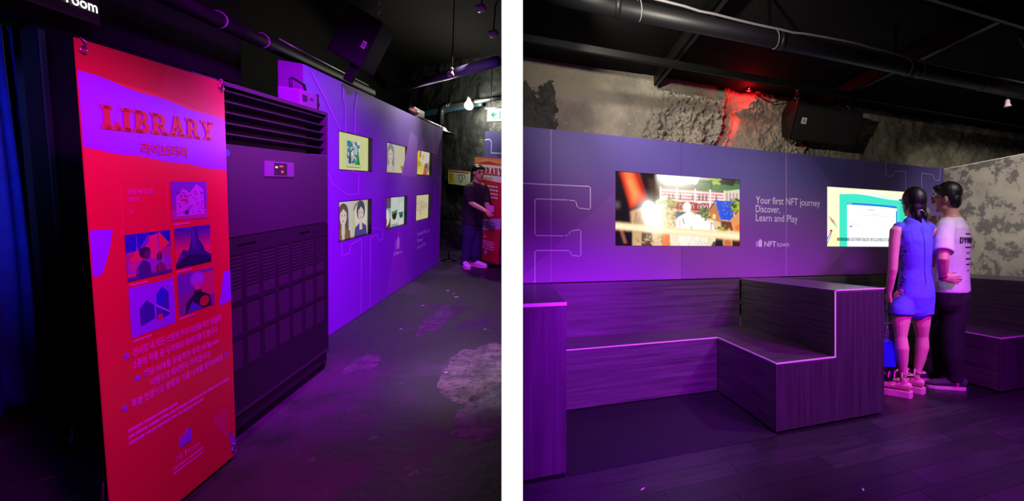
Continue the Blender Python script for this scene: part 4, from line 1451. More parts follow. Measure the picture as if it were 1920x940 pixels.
# lower panel: openings of the vents, a handle slot in each half
VENT = []
for i in range(8):
    a = 2.445 + i * 0.1335
    for z0, z1 in ((0.745, 0.98), (0.565, 0.72), (0.385, 0.54)):
        VENT.append((a, z0, a + 0.105, z1))
mid = 2.445 + 4 * 0.1335 - 0.014
SL = [(2.66, 1.015, 2.80, 1.030), (3.19, 1.015, 3.31, 1.030)]
holed_board(MB(), PC, ca, mid - 0.001, 0.15, 1.066, VENT + SL, -0.012, 0).build('lower_panel', 'cabinet_frame', ac)
holed_board(MB(), PC, mid + 0.001, cb - 0.004, 0.15, 1.066, VENT + SL, -0.012, 0).build('lower_panel', 'cabinet_frame', ac)
for (a, z0, b, z1) in VENT:
    v = MB().box(RC - 0.0118, RC - 0.0045, a, b, z0, z1).build('vent_panel', 'cabinet', ac)
    if z0 > 0.7:
        mb = MB()
        for q in range(9):
            zz = z0 + 0.06 + q * 0.019
            mb.box(RC - 0.0045, RC - 0.002, a + 0.008, b - 0.008, zz, zz + 0.006)
        mb.build('vent_slats', 'cabinet_frame', v)
for a, z0, b, z1 in SL:
    MB().box(RC - 0.0118, RC - 0.008, a, b, z0, z1).build('handle_slot', 'black_hole', ac)
MB().box(RC - 0.25, RC - 0.02, ca, cb - 0.01, 0.0, 0.05).build('plinth', 'black_plastic', ac)
MB().box(RC - 0.008, RC + 0.004, ca, cb - 0.002, 0.136, 0.15).build('base_moulding', 'cabinet', ac)
cp = MB().box(RC, RC + 0.006, 2.868, 3.13, 1.375, 1.458).build('control_panel', 'grey_box', ac)
MB().box(RC + 0.006, RC + 0.0075, 2.945, 3.06, 1.383, 1.45).build('display_window', 'cabinet_frame', cp)
M['led_orange'] = glow('orange_led', S(255, 190, 60), 2.0)
M['led_red'] = glow('red_digit', S(255, 60, 50), 2.0)
pc2 = Plane((RC + 0.0075, 0, 0), (0, 1, 0), (0, 0, 1))
MB().prism(rect(2.953, 1.422, 2.972, 1.431), pc2.o, pc2.ex, pc2.ey, pc2.n, 0, .001).build('led', 'led_orange', cp)
MB().prism(rect(2.990, 1.428, 3.020, 1.436), pc2.o, pc2.ex, pc2.ey, pc2.n, 0, .001).build('led', 'led_red', cp)
MB().prism(ellipse(3.014, 1.402, .010, .007, 12), pc2.o, pc2.ex, pc2.ey, pc2.n, 0, .001).build('led', 'led_red', cp)
MB().prism(ellipse(2.57, 1.48, .055, .022, 24), PC.o, PC.ex, PC.ey, PC.n, 0, .001).build('oval_sticker', 'bag_blue', ac)

# fog machine on top of the cabinet
fm = thing('fog_machine', 'small grey fog machine with a black carrying bracket on the air conditioner', 'fog machine', (-1.62, 3.40, 1.81), TL)
MB().bevel_box(-1.68, -1.56, 3.33, 3.52, 1.812, 1.915, 0.008).build('body', 'grey_box', fm)
MB().box(-1.682, -1.558, 3.52, 3.532, 1.814, 1.918).build('end_plate', 'cabinet_frame', fm)
MB().lathe([(0.036, 0), (0.036, 0.03), (0.030, 0.035), (0.026, 0.012)], (-1.60, 3.532, 1.862), (0, 1, 0), 20).build('nozzle', 'black_plastic', fm, True)
mb = MB().tube([(-1.62, 3.352, 1.85), (-1.62, 3.345, 1.97), (-1.62, 3.37, 1.978), (-1.62, 3.49, 1.966), (-1.62, 3.505, 1.94), (-1.62, 3.50, 1.90)], 0.008, 8)
mb.build('bracket', 'black_plastic', fm, True)
mb = MB()
for i in range(5):
    mb.box(-1.5605, -1.5585, 3.345 + 0.011 * i, 3.352 + 0.011 * i, 1.845, 1.885)
mb.build('air_slots', 'cabinet_frame', fm)
mb = MB()
for i, hh in enumerate((.012, .018, .014)):
    mb.box(-1.5605, -1.5585, 3.43 + 0.014 * i, 3.44 + 0.014 * i, 1.865, 1.865 + hh)
mb.build('maker_mark', 'dark_ink', fm)

# ---------------------------------------------------------------- LIBRARY banner on its stand
RB = -1.42
bn = thing('library_banner', 'tall red and violet-lit white LIBRARY banner on a wire stand before the air conditioner', 'banner', (RB, 2.13, 0), TL)
PB = Plane((RB, 0, 0), (0, 1, 0), (0, 0, 1))
B0, B1, Z0, Z1 = 1.842, 2.442, 0.03, 1.785
NB = 12
vs = []
fs = []
RED = S(224, 12, 66)
bw, bh = B1 - B0, Z1 - Z0


def nb(d, z):
    return ((d - B0) / bw, (z - Z0) / bh)


MB().box(RB - 0.003, RB, B0, B1, Z0, Z1).build('sheet', mat('banner_back', S(200, 20, 60), 0.4), bn)
VIO_LIT = S(150, 20, 255)  # violet light put into the colour of the white band
PNK = S(240, 60, 200)
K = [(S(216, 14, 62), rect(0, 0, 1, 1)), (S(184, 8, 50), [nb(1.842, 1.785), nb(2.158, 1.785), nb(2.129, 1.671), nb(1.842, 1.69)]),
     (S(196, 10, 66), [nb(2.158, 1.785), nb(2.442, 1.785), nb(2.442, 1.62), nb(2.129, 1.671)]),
     (VIO_LIT, [nb(1.842, 1.690)] + [nb(1.842 + .6 * i / 12, 1.690 - .068 * i / 12 + .004 * math.sin(i * 1.3)) for i in range(1, 13)] + [nb(2.442, 1.402)] + [nb(1.842 + .6 * i / 12, 1.456 - .054 * i / 12 + .003 * math.sin(i * 1.7 + 1)) for i in range(11, -1, -1)]),
     (VIO_LIT, [nb(1.842, 1.196), nb(1.916, 1.192), nb(1.900, 1.12), nb(1.876, 1.055), nb(1.866, 1.044), nb(1.842, 1.041)]),
     (VIO_LIT, [nb(2.442, .948), nb(2.403, .948), nb(2.385, .86), nb(2.368, .797), nb(2.442, .805)]),
     (S(214, 22, 110), [nb(2.301, .286), nb(2.389, .293), nb(2.391, .127)]), (S(128, 50, 220), [nb(2.405, .17), nb(2.442, .11), nb(2.442, .03), nb(2.410, .05)]),
     ]
# thin outline of the empty box
for (x0, y0, x1, y1) in ((1.951, 1.191, 1.953, 1.353), (2.130, 1.191, 2.132, 1.353), (1.951, 1.351, 2.132, 1.353), (1.951, 1.191, 2.132, 1.193)):
    K.append((S(232, 40, 110), [nb(x0, y0), nb(x1, y0), nb(x1, y1), nb(x0, y1)]))
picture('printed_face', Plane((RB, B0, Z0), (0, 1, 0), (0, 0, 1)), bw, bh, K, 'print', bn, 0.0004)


def bpic(x0, x1, z0, z1, shapes):
    picture('printed_picture', Plane((RB, x0, z0), (0, 1, 0), (0, 0, 1)), x1 - x0, z1 - z0, shapes, 'print', bn, 0.0026, 0.00004)


rnd = random.Random(5)
# 1 two patterned houses
K = [(S(150, 40, 160), rect(0, 0, 1, 1)), (S(120, 46, 200), rect(0, .45, 1, 1)), (S(176, 60, 160), rect(0, 0, 1, .25)),
     (S(190, 110, 230), [(.12, .1), (.52, .1), (.52, .7), (.32, .82), (.12, .6)]), (S(196, 116, 236), [(.5, .1), (.9, .12), (.9, .78), (.7, .93), (.5, .7)])]
for i in range(50):
    x, y = .16 + .7 * rnd.random(), .16 + .58 * rnd.random()
    a = rnd.random() * 3.1
    dx, dy = .03 * math.cos(a), .03 * math.sin(a)
    K.append((S(96, 40, 150), [(x - dx - dy * .25, y - dy + dx * .25), (x + dx - dy * .25, y + dy + dx * .25), (x + dx + dy * .25, y + dy - dx * .25), (x - dx + dy * .25, y - dy - dx * .25)]))
K += [(S(70, 30, 110), ellipse(.38, .2, .06, .06)), (S(200, 60, 60), rect(.24, .5, .42, .55))]
bpic(2.146, 2.320, 1.201, 1.354, K)
# 2 two people before glass gables
K = [(S(40, 30, 190), rect(0, 0, 1, 1)), (S(170, 40, 140), rect(0, 0, 1, .62)), (S(226, 60, 80), [(0, .35), (.25, .7), (.25, .1), (0, .1)]), (S(222, 60, 110), [(.25, .55), (.45, .9), (.7, .95), (.7, .3), (.25, .3)]),
     (S(226, 80, 80), [(.72, 1), (.98, .68), (.72, .55)]), (S(120, 50, 200), [(.3, .7), (.5, .95), (.5, .8), (.34, .6)]), (S(150, 70, 200), rect(0, .15, 1, .4)), (S(190, 70, 150), rect(.05, .2, .25, .38)),
     (S(70, 30, 130), [(.18, 0), (.2, .25), (.36, .42), (.5, .3), (.55, 0)]), (S(56, 22, 70), ellipse(.4, .56, .13, .13)), (S(90, 40, 110), ellipse(.44, .5, .07, .1)), (S(120, 40, 100), [(.62, .0), (.62, .2), (.72, .32), (.84, .2), (.86, 0)]), (S(66, 26, 80), ellipse(.71, .42, .06, .1)),
     (S(70, 30, 150), rect(0, 0, 1, .07))]
for x in (.22, .5, .7):
    K.append((S(150, 80, 220), rect(x, .1, x + .012, .95)))
bpic(1.953, 2.133, 1.002, 1.168, K)
# 3 mountain
K = []
for i in range(12):
    t = i / 11
    K.append((S(60 + 160 * min(1, t * 1.5), 30, 170 - 90 * t), rect(0, 1 - (i + 1) / 14, 1, 1 - i / 14)))
K += [(S(60, 30, 130), [(.0, .1), (.2, .45), (.34, .4), (.42, .62), (.46, .95), (.52, .98), (.6, .9), (.66, .62), (.76, .5), (.82, .32), (1, .2), (1, 0), (0, 0)]),
      (S(86, 50, 170), [(.46, .95), (.52, .98), (.56, .6), (.5, .35), (.45, .6)]), (S(40, 18, 90), [(0, .12), (.4, .3), (.7, .26), (1, .14), (1, 0), (0, 0)]), (S(100, 40, 140), [(.05, .22), (.15, .4), (.22, .25)])]
bpic(2.152, 2.331, 1.009, 1.170, K)
# 4 two houses on pale ground, violet light put into its colour
K = [(S(150, 24, 255), rect(0, 0, 1, 1)), (S(62, 34, 170), [(.2, .2), (.24, .17), (.52, .25), (.52, .52), (.36, .68), (.2, .54)]), (S(44, 60, 220), [(.56, .5), (.58, .75), (.72, .88), (.86, .72), (.86, .45), (.6, .4)]),
     (S(52, 40, 180), [(.56, .2), (.56, .52), (.86, .3), (.86, .22)]), (S(60, 50, 190), [(.62, .44), (.86, .34), (.86, .7)]), (S(196, 60, 110), rect(.58, .16, .7, .3)), (S(180, 110, 255), [(.54, .55), (.88, .3), (.88, .26), (.54, .5)])]
bpic(1.954, 2.138, .795, .977, K)
# 5 figure in a round helmet
K = [(S(130, 40, 160), rect(0, 0, 1, 1)), (S(200, 40, 110), rect(.5, .3, 1, .9)), (S(110, 50, 190), rect(0, .5, .35, 1)), (S(150, 90, 240), ellipse(.52, .78, .2, .2)), (S(196, 80, 170), ellipse(.52, .64, .1, .12)), (S(170, 100, 236), ellipse(.52, .8, .15, .12)),
     (S(44, 20, 70), [(.16, 0), (.2, .25), (.4, .42), (.62, .44), (.86, .3), (.92, 0)]), (S(90, 60, 200), [(.2, 0), (.36, .26), (.66, 0)]), (S(190, 50, 60), ellipse(.7, .18, .14, .13)), (S(30, 14, 40), rect(.42, .42, .62, .5))]
bpic(2.156, 2.340, .815, .984, K)


def slab(mb, pl, ch, x, y, s, h):
    """heavy slab-serif capital, s high; returns its width"""
    def P(*pts):
        mb.prism([(x + a * s, y + b * s) for a, b in pts], pl.o, pl.ex, pl.ey, pl.n, 0, h)

    def Rr(a, b, c, d):
        P((a, b), (c, b), (c, d), (a, d))

    def bowl(cx, cy, rx, ry, t):
        o_ = [(cx + rx * math.sin(math.radians(q)), cy + ry * math.cos(math.radians(q))) for q in range(0, 181, 15)]
        i_ = [(cx + (rx - t) * math.sin(math.radians(q)), cy + (ry - t * .75) * math.cos(math.radians(q))) for q in range(180, -1, -15)]
        for k_ in range(12):
            P(o_[k_], o_[k_ + 1], i_[11 - k_], i_[12 - k_])
    if ch == 'L':
        Rr(0, .84, .46, 1); Rr(.1, 0, .36, 1); Rr(0, 0, .78, .2); Rr(.6, 0, .78, .36)
        return .86
    if ch == 'I':
        Rr(0, .84, .46, 1); Rr(.1, 0, .36, 1); Rr(0, 0, .46, .16)
        return .54
    if ch == 'B':
        Rr(0, .84, .4, 1); Rr(.1, 0, .34, 1); Rr(0, 0, .4, .16); Rr(.3, .43, .48, .58); Rr(.3, .84, .46, 1); Rr(.3, 0, .48, .16)
        bowl(.44, .745, .27, .255, .22); bowl(.47, .27, .32, .27, .24)
        return .87
    if ch == 'R':
        Rr(0, .84, .4, 1); Rr(.1, 0, .34, 1); Rr(0, 0, .44, .16); Rr(.3, .38, .48, .53); Rr(.3, .84, .46, 1)
        bowl(.45, .69, .3, .31, .23)
        P((.4, .46), (.62, .46), (.86, .0), (.6, .0)); Rr(.6, 0, .92, .16)
        return .96
    if ch == 'A':
        P((.08, .05), (.32, .05), (.56, 1), (.34, 1)); P((.62, .05), (.86, .05), (.6, 1), (.38, 1)); Rr(.26, .25, .68, .4)
        Rr(0, 0, .4, .15); Rr(.54, 0, .94, .15)
        return .98
    if ch == 'Y':
        P((.06, .98), (.32, .98), (.56, .4), (.36, .4)); P((.58, .98), (.84, .98), (.56, .4), (.36, .4)); Rr(.33, .0, .59, .46)
        Rr(0, .85, .38, 1); Rr(.54, .85, .92, 1); Rr(.22, 0, .7, .15)
        return .94
    return .4


M['lib_red'] = mat('library_red_print', S(190, 16, 60), 0.32)
M['pink_print2'] = mat('banner_pink_print', S(236, 50, 226), 0.32)
M['violet_lit_print'] = mat('banner_violet_lit_print', S(150, 20, 255), 0.32)  # same violet-lit tone as the band
x = 1.903
PBt = Plane((RB + 0.002, 0, 0), (0, 1, -0.075), (0, 0.0, 1))
PBt = Plane((RB + 0.002, 0, 0), (0, 1, 0), (0, 0, 1))
for ch in 'LIBRARY':
    mb = MB()
    wch = slab(mb, PBt, ch, x, 1.522 + 0.012 * (x - 1.9), 0.0775, 0.001)
    mb.build('letter', 'lib_red', bn)
    x += wch * 0.0775
letters('라이브러리', PBt, 2.036, 1.452, 0.046, 'lib_red', bn, width=0.195, bold=0.024)
letters('기념 NFT 5종', PBt, 1.972, 1.308, 0.022, 'pink_print2', bn, width=0.10, bold=0.006)
letters('리스트', PBt, 1.972, 1.281, 0.022, 'pink_print2', bn, width=0.045, bold=0.006)
letters('>', PBt, 1.974, 1.238, 0.022, 'pink_print2', bn, bold=0.01)
for i, (x0, x1, zz, sz, tx) in enumerate((
        (1.955, 2.372, .728, .034, '전시장 내 모든 스탬프 투어 미션을 마친 분들께'),
        (1.955, 2.352, .682, .034, '5종의 작품 중 무작위로 에어드랍 드립니다.'),
        (1.990, 2.352, .630, .034, '해당 NFT를 보유하면 추후 NFTtown'),
        (2.015, 2.305, .586, .034, '이벤트의 베네핏이 주어집니다!'),
        (1.938, 2.375, .540, .034, '특별 한정으로 발행된 기념 NFT를 받아보세요'))):
    letters(tx, PBt, x0, zz, sz, 'pink_print2', bn, width=x1 - x0, bold=0.026)


def star(pl, x, y, r, m, parent):
    pts = [(x + (r if q % 2 == 0 else r * .45) * math.sin(q * math.pi / 5), y + (r if q % 2 == 0 else r * .45) * math.cos(q * math.pi / 5)) for q in range(10)]
    MB().prism(pts, pl.o, pl.ex, pl.ey, pl.n, 0, 0.001).build('star', m, parent)


for x, y in ((1.932, .738), (1.968, .640), (1.915, .550), (2.398, .555)):
    star(PBt, x, y, 0.014, 'violet_lit_print', bn)
for i, (x0, x1, zz) in enumerate(((1.92, 2.125, .452), (1.92, 2.41, .428), (1.92, 2.255, .404))):
    words(PBt, x0, x1, zz, 0.011, 'pink_print2', bn, 20 + i)
for i, (x0, zz) in enumerate(((1.96, .988), (1.96, .781), (2.156, 1.187), (2.156, .996), (2.16, .802))):
    words(PBt, x0, x0 + 0.07, zz - 0.004, 0.006, 'pink_print2', bn, 30 + i)
house_logo(PBt, 2.128, .262, .058, bn, 'violet_lit_print', 'violet_lit_print')
letters('NFTtown', PBt, 2.108, .212, .036, 'pink_print2', bn, width=.118, bold=0.006)
for i, zz in enumerate((.185, .165)):
    words(PBt, 2.092, 2.245, zz, 0.007, 'pink_print2', bn, 40 + i)
# wire stand and corner hooks
for (d, z) in ((B0 + 0.018, Z1 - 0.03), (B1 - 0.018, Z1 - 0.025), (B1 - 0.02, Z0 + 0.035), (B0 + 0.02, Z0 + 0.035)):
    mb = MB().ring((RB + 0.004, d, z), (1, 0, 0.2), 0.010, 0.0028, 14)
    mb.tube([(RB + 0.006, d, z + 0.008), (RB + 0.014, d - 0.002, z + 0.022), (RB + 0.004, d - 0.004, z + 0.034), (RB - 0.01, d - 0.004, z + 0.026)], 0.003, 8)
    mb.build('corner_hook', 'zinc', bn, True)
for a, b in (((B0 + 0.02, Z0 + 0.04), (B1 - 0.02, Z1 - 0.03)), ((B1 - 0.02, Z0 + 0.04), (B0 + 0.02, Z1 - 0.03))):
    MB().tube([(RB - 0.012, a[0], a[1]), (RB - 0.035, (a[0] + b[0]) / 2, (a[1] + b[1]) / 2), (RB - 0.012, b[0], b[1])], 0.005, 8).build('stand_rod', 'black_plastic', bn, True)
for d in (B0 + 0.03, B1 - 0.03):
    MB().tube([(RB - 0.035, d, 0.30), (RB - 0.06, d, 0.006)], 0.006, 8).build('stand_leg', 'black_plastic', bn, True)

# ---------------------------------------------------------------- black door, curtain and sign at the near end
dr = struct(MB().box(-2.19, -2.14, 2.625, 3.45, 0.006, 1.945).build('door_1', 'black_wall', room=TL))
MB().box(-2.14, -2.134, 2.63, 2.65, 0.05, 1.92).build('door_edge', 'cabinet_frame', dr)
MB().tube([(-2.125, 2.615, 0.05), (-2.125, 2.615, 0.115)], 0.006, 8).build('bolt', 'zinc', dr, True)
MB().box(-2.135, -2.118, 2.605, 2.625, 0.045, 0.07).build('bolt_keeper', 'zinc', dr)
struct(MB().box(-2.30, -2.14, 2.50, 3.85, 1.95, 3.7).build('wall_lintel', 'black_wall', room=TL))
struct(MB().box(-2.36, -2.30, 2.80, 3.85, 0.0, 1.95).build('wall_reveal', 'black_hole', room=TL))

vs, fs = [], []
nn, mm = 150, 24
cr = -2.62
for j in range(mm + 1):
    z = 0.05 + 1.93 * j / mm
    for i in range(nn + 1):
        d = 2.2 + 0.98 * i / nn
        wv = 0.030 * math.sin(d * 46 + 0.5 * math.sin(d * 9)) + 0.014 * math.sin(d * 103 + 1)
        vs.append((cr + wv * (1.0 - 0.3 * j / mm) + 0.008 * math.sin(z * 3 + d * 12), d, z))
for j in range(mm):
    for i in range(nn):
        a = j * (nn + 1) + i
        fs.append((a, a + 1, a + nn + 2, a + nn + 1))
ct = thing('curtain', 'deep blue pleated curtain hanging beside the black door', 'curtain', (cr, 2.7, 0), TL)
cm = MB().add(vs, fs).build('cloth', 'curtain', ct, True)
sm = cm.modifiers.new('thick', 'SOLIDIFY')
sm.thickness = 0.004
MB().box(cr - 0.03, cr + 0.04, 2.2, 3.17, 2.03, 2.075).build('rail', 'grey_box', ct)
for i in range(10):
    d = 2.25 + i * 0.1
    MB().tube([(cr, d, 1.98), (cr, d, 2.03)], 0.006, 6).build('curtain_hook', 'zinc', ct)

sg = thing('door_sign', 'black overhead box sign with glowing white room lettering above the door', 'sign', (-2.1, 2.5, 2.0), TL)
MB().bevel_box(-2.13, -2.07, 2.05, 2.81, 2.0, 2.30, 0.01).build('box', 'black_plastic', sg)
ps = Plane((-2.069, 0, 0), (0, 1, 0), (0, 0, 1))
M['sign_letters'] = glow('sign_letter_light', (1, 1, 1, 1), 1.6)
letters('room', ps, 2.657, 2.054, 0.066, 'sign_letters', sg, width=0.132, bold=0.018, h=0.003)

# ---------------------------------------------------------------- fittings above the corridor
sk = thing('speaker', 'dark speaker box hung at a tilt above the violet display wall', 'speaker', (-1.62, 4.35, 2.45), TL)
cax = Vector((0.229, -0.0, -0.102)).normalized()
cup = Vector((0.155, 0.0, 0.388)).normalized()
dep = cax.cross(cup)
if dep.y < 0:
    dep = -dep
o = Vector((-1.845, 4.3, 2.375))
MB().obox(o, cax * 0.255, cup * 0.418, dep * 0.26).build('cabinet', 'black_plastic', sk)
MB().obox(o + cax * 0.008 + cup * 0.01 - dep * 0.008, cax * 0.239, cup * 0.398, dep * 0.008).build('grille', 'speaker_cloth', sk)
b_ = MB().obox(o + cax * 0.195 + cup * 0.15 - dep * 0.010, cax * 0.028, cup * 0.06, dep * 0.002).build('badge', 'white', sk)
mb = MB()
for i in range(3):
    mb.obox(o + cax * 0.20 + cup * (0.16 + 0.014 * i) - dep * 0.0110, cax * 0.018, cup * 0.007, dep * 0.001)
mb.build('badge_mark', 'dark_ink', b_)
MB().obox(o + cax * 0.16 - cup * 0.15 + dep * 0.05, cax * 0.05, cup * 0.16, dep * 0.06).build('bracket', 'steel_black', sk)
mb = MB()
for q in range(12):
    mb.ring((-1.49, 4.32, 2.64 + q * 0.036), (1, 0, 0) if q % 2 else (0, 1, 0), 0.015, 0.003, 12)
mb.build('chain', 'zinc', sk, True)

pr = thing('corridor_pipe', 'dark pipe running above the black door and the violet wall', 'pipe', (-1.95, 4, 2.25), TL)
MB().tube([(-1.95, 2.7, 2.235), (-1.95, 3.5, 2.235), (-1.95, 5.45, 2.245)], 0.045, 14).build('pipe_run', 'pipe_dark', pr, True)
for d in (3.32, 3.70):
    MB().ring((-1.95, d, 2.238), (0, 1, 0), 0.048, 0.004).build('cable_tie', 'tie', pr, True)
MB().tube([(-1.93, 3.86, 2.30), (-1.93, 4.3, 2.295), (-1.92, 5.3, 2.292)], 0.006, 8).build('wire', 'zinc', pr, True)

tag(MB().tube([(-2.98, 9.38, 2.9), (-0.80, 5.9, 2.9)], 0.062, 18).build('ceiling_duct', 'purple_lit', smooth=True, room=TL), 'violet lit round duct crossing the dark corridor ceiling at a slant', 'pipe')


def bulb(name, label, c, r, m, cord_top, tilt=(0, 0, 1), lit=False):
    t = thing(name, label, 'bulb', c, TL)
    c = Vector(c)
    ax = Vector(tilt).normalized()
    MB().lathe([(0.001, -r), (r * .5, -r * .87), (r * .87, -r * .5), (r, 0), (r * .87, r * .5), (r * .55, r * 1.0), (r * .38, r * 1.4)], c, ax, 18).build('glass', m, t, True)
    MB().lathe([(r * .42, r * 1.35), (r * .42, r * 2.1), (r * .2, r * 2.3)], c, ax, 14).build('socket', 'white' if not lit else 'zinc', t, True)
    MB().tube([c + ax * r * 2.3, c + ax * r * 2.3 + Vector((0, 0, cord_top))], 0.006, 8).build('cord', 'black_plastic', t)
    return t


bulb('light_bulb', 'unlit round bulb hanging under the violet lit duct', (-1.327, 6.0, 2.665), 0.040, 'bulb_off', 0.9, (0.15, 0, 1))
bulb('light_bulb', 'glowing round bulb by the conduit on the far rock wall', (-1.579, 8.487, 2.68), 0.072, 'bulb_on', 0.5, (0, 0, 1), True)
light('bulb_light', 'POINT', (-1.66, 8.25, 2.62), None, 46, (1.0, 0.95, 0.75), 0.07, room=TL)
for (c, lab) in (((-1.023, 6.0, 3.50), 'upper of two small unlit spot heads on the corridor ceiling'), ((-0.875, 6.0, 3.235), 'lower of two small unlit spot heads on the corridor ceiling')):
    t = thing('ceiling_spotlight', lab, 'lamp', c, TL, None)
    MB().lathe([(0.03, -0.05), (0.042, -0.045), (0.042, 0.045), (0.02, 0.06)], c, (0.9, -0.2, 0.35), 16).build('can', 'bulb_off', t, True)
    MB().tube([(c[0], c[1], c[2] + 0.02), (c[0], c[1] + 0.1, 3.7)], 0.008, 8).build('arm', 'steel_black', t)

q = FA + FN * 0.1
cd = thing('wall_conduit', 'silver conduit with a downturned elbow along the far rock wall', 'conduit', FA + FN * 0.1 + FD * -1.4, TL)
pth = [q + FD * -1.43 + Vector((0, 0, 2.40)), q + FD * -1.43 + Vector((0, 0, 2.66)), q + FD * -1.40 + Vector((0, 0, 2.715)), q + FD * -1.34 + Vector((0, 0, 2.735)), q + FD * -0.6 + Vector((0, 0, 2.765)), q + FD * 0.8 + Vector((0, 0, 2.84))]
MB().tube(pth, 0.036, 14).build('conduit_run', 'zinc', cd, True)
for s in (-1.2, -1.12, -0.2, 0.35):
    MB().ring(q + FD * s + Vector((0, 0, 2.742 + 0.046 * (s + 1.34))), FD, 0.038, 0.007).build('coupling', 'zinc', cd, True)
tag(MB().obox(FA + FD * -2.4 + FN * 0.045 + Vector((0, 0, 2.56)), FD * 2.3 + Vector((0, 0, 0.16)), FN * 0.03, (0, 0, 0.11)).build('blue_wall_band', mat('pale_blue_paint', S(70, 112, 136), 0.6), room=TL), 'pale blue board fixed below the silver conduit', 'board')
tag(MB().lathe([(0.03, 0.10), (0.06, 0.085), (0.10, 0.03), (0.19, 0.0), (0.19, 0.012), (0.02, 0.06)], (-1.86, 7.92, 2.115), (0, 0, 1), 20).build('lamp_shade', 'black_plastic', smooth=True, room=TL), 'black dish lamp shade at the far top corner of the violet wall', 'lamp shade')
tl = thing('clip_lamp', 'small dark bulb lamp clipped to the top of the violet wall', 'lamp', (-1.85, 6.48, 2.157), TL)
MB().box(-1.88, -1.82, 6.44, 6.52, 2.158, 2.185).build('clamp', 'black_plastic', tl)
MB().ell((-1.85, 6.48, 2.225), (0.06, 0.10, 0.045)).build('bulb', mat('dusky_pink_glass', S(150, 90, 110), 0.2), tl, True)
MB().box(-1.92, -1.86, 6.55, 7.0, 2.158, 2.30).build('junction_board', 'grey_box', tl)
tag(MB().tube([(-1.805, 6.58, 2.175), (-1.805, 7.2, 2.178), (-1.805, 7.68, 2.185)], 0.014, 10).build('top_conduit', 'zinc', smooth=True, room=TL), 'silver conduit lying along the top edge of the violet wall', 'conduit')

# exit sign
ex = thing('exit_sign', 'white lit exit sign with a green arrow hanging near the far wall', 'exit sign', (-1.0, 7.2, 2.31), TL)
q0 = FA + FN * 0.6
pe = Plane(q0 + FD * 1.02 + Vector((0, 0, 2.325)), FD, (0, 0, 1))
nE = pe.n if pe.n.dot(FN) > 0 else -pe.n
MB().obox(pe.o - nE * 0.05, FD * 0.62, nE * 0.049, (0, 0, 0.19)).build('case', 'white', ex)
MB().tube([pe.o - FD * 0.07 + nE * -0.02 + Vector((0, 0, 0.20)), pe.o + FD * 0.65 + nE * -0.02 + Vector((0, 0, 0.20))], 0.022, 12).build('top_tube', 'white', ex, True)
for s in (0.05, 0.5):
    MB().tube([pe.o + FD * s + nE * -0.02 + Vector((0, 0, 0.21)), pe.o + FD * s + nE * -0.02 + Vector((0, 0, 0.9))], 0.006, 8).build('hanger', 'zinc', ex)
pe2 = Plane(pe.o, FD, (0, 0, 1)) if pe.n.dot(FN) > 0 else Plane(pe.o, FD, (0, 0, 1))
GRN = S(60, 186, 130)
K = [(S(245, 252, 246), rect(0, 0, 1, 1)), (GRN, [(.16, .52), (.30, .72), (.34, .68), (.27, .56), (.42, .56), (.42, .48), (.27, .48), (.34, .34), (.30, .30)]),
     (GRN, rect(.55, .2, .58, .8)), (GRN, ellipse(.7, .72, .05, .12)), (GRN, [(.62, .2), (.68, .2), (.72, .6), (.64, .62)])]
pic_plane = Plane(pe.o + nE * 0.0, FD, (0, 0, 1))
if pic_plane.n.dot(nE) < 0:
    pic_plane.n = -pic_plane.n
picture('sign_face', pic_plane, 0.62, 0.19, K, 'sign_lit', ex)
M['sign_grey'] = glow('sign_grey_text', S(150, 160, 150), 1.0)
pt_ = Plane(pe.o, FD, (0, 0, 1))
pt_.n = nE
letters('비상구', pt_, 0.235, 0.03, 0.05, 'sign_grey', ex, h=0.003)

# notice, far panel, second banner
def far_plane(s, off, z):
    p = Plane(FA + FN * off + FD * s + Vector((0, 0, z)), FD, (0, 0, 1))
    p.n = FN
    return p


nt_ = thing('wall_notice', 'yellow and white notice with a red header on the black rock wall', 'notice', FA + FN * 0.1 + FD * -0.8 + Vector((0, 0, 1.28)), TL)
pn = far_plane(-1.12, 0.09, 1.275)
MB().obox(pn.o, FD * 0.78, FN * 0.008, (0, 0, 0.265)).build('board', 'white', nt_)
pn.o = pn.o + FN * 0.008
K = [(S(226, 232, 214), rect(0, 0, 1, 1)), (S(206, 90, 60), rect(.02, .85, .98, .96)), (S(222, 212, 20), rect(.03, .06, .3, .82)), (S(222, 226, 80), rect(.02, 0, .98, .06)),
     (S(200, 214, 190), rect(.33, .1, .95, .8))]
for i in range(9):
    K.append((S(120, 116, 20), rect(.07, .14 + i * .075, .11, .18 + i * .075)))
    K.append((S(160, 152, 20), rect(.14, .14 + i * .075, .14 + .1 * (.5 + .5 * ((i * 7) % 5) / 4), .17 + i * .075)))
for i in range(7):
    K.append((S(150, 40, 20), rect(.1 + i * .12, .875, .17 + i * .12, .935)))
for pts in ([(.52, .3), (.58, .2), (.68, .28), (.7, .6), (.62, .66), (.66, .4), (.6, .3)], [(.5, .4), (.54, .4), (.56, .62), (.5, .62)], [(.44, .66), (.6, .72), (.74, .74), (.76, .5), (.79, .5), (.79, .78), (.6, .76), (.44, .7)]):
    K.append((S(130, 146, 124), pts))
picture('notice_face', pn, 0.78, 0.265, K, 'print_matte', nt_)

fp = thing('far_panel', 'pale lavender display panel standing behind the far red banner', 'display panel', FA + FN * 0.12 + FD * 0.5, TL)
MB().obox(FA + FN * 0.07 + FD * 0.15, FD * 0.9, FN * 0.05, (0, 0, 2.27)).build('panel', 'purple', fp)
pf = far_plane(0, 0.12, 0)
lnf = MB()
ribbon(lnf, pf, [(0.15, 2.12), (0.3, 2.13), (0.36, 2.08), (0.36, 1.9), (0.8, 1.9)], 0.014, 0.002)
lnf.build('outline_letter', 'lav', fp)

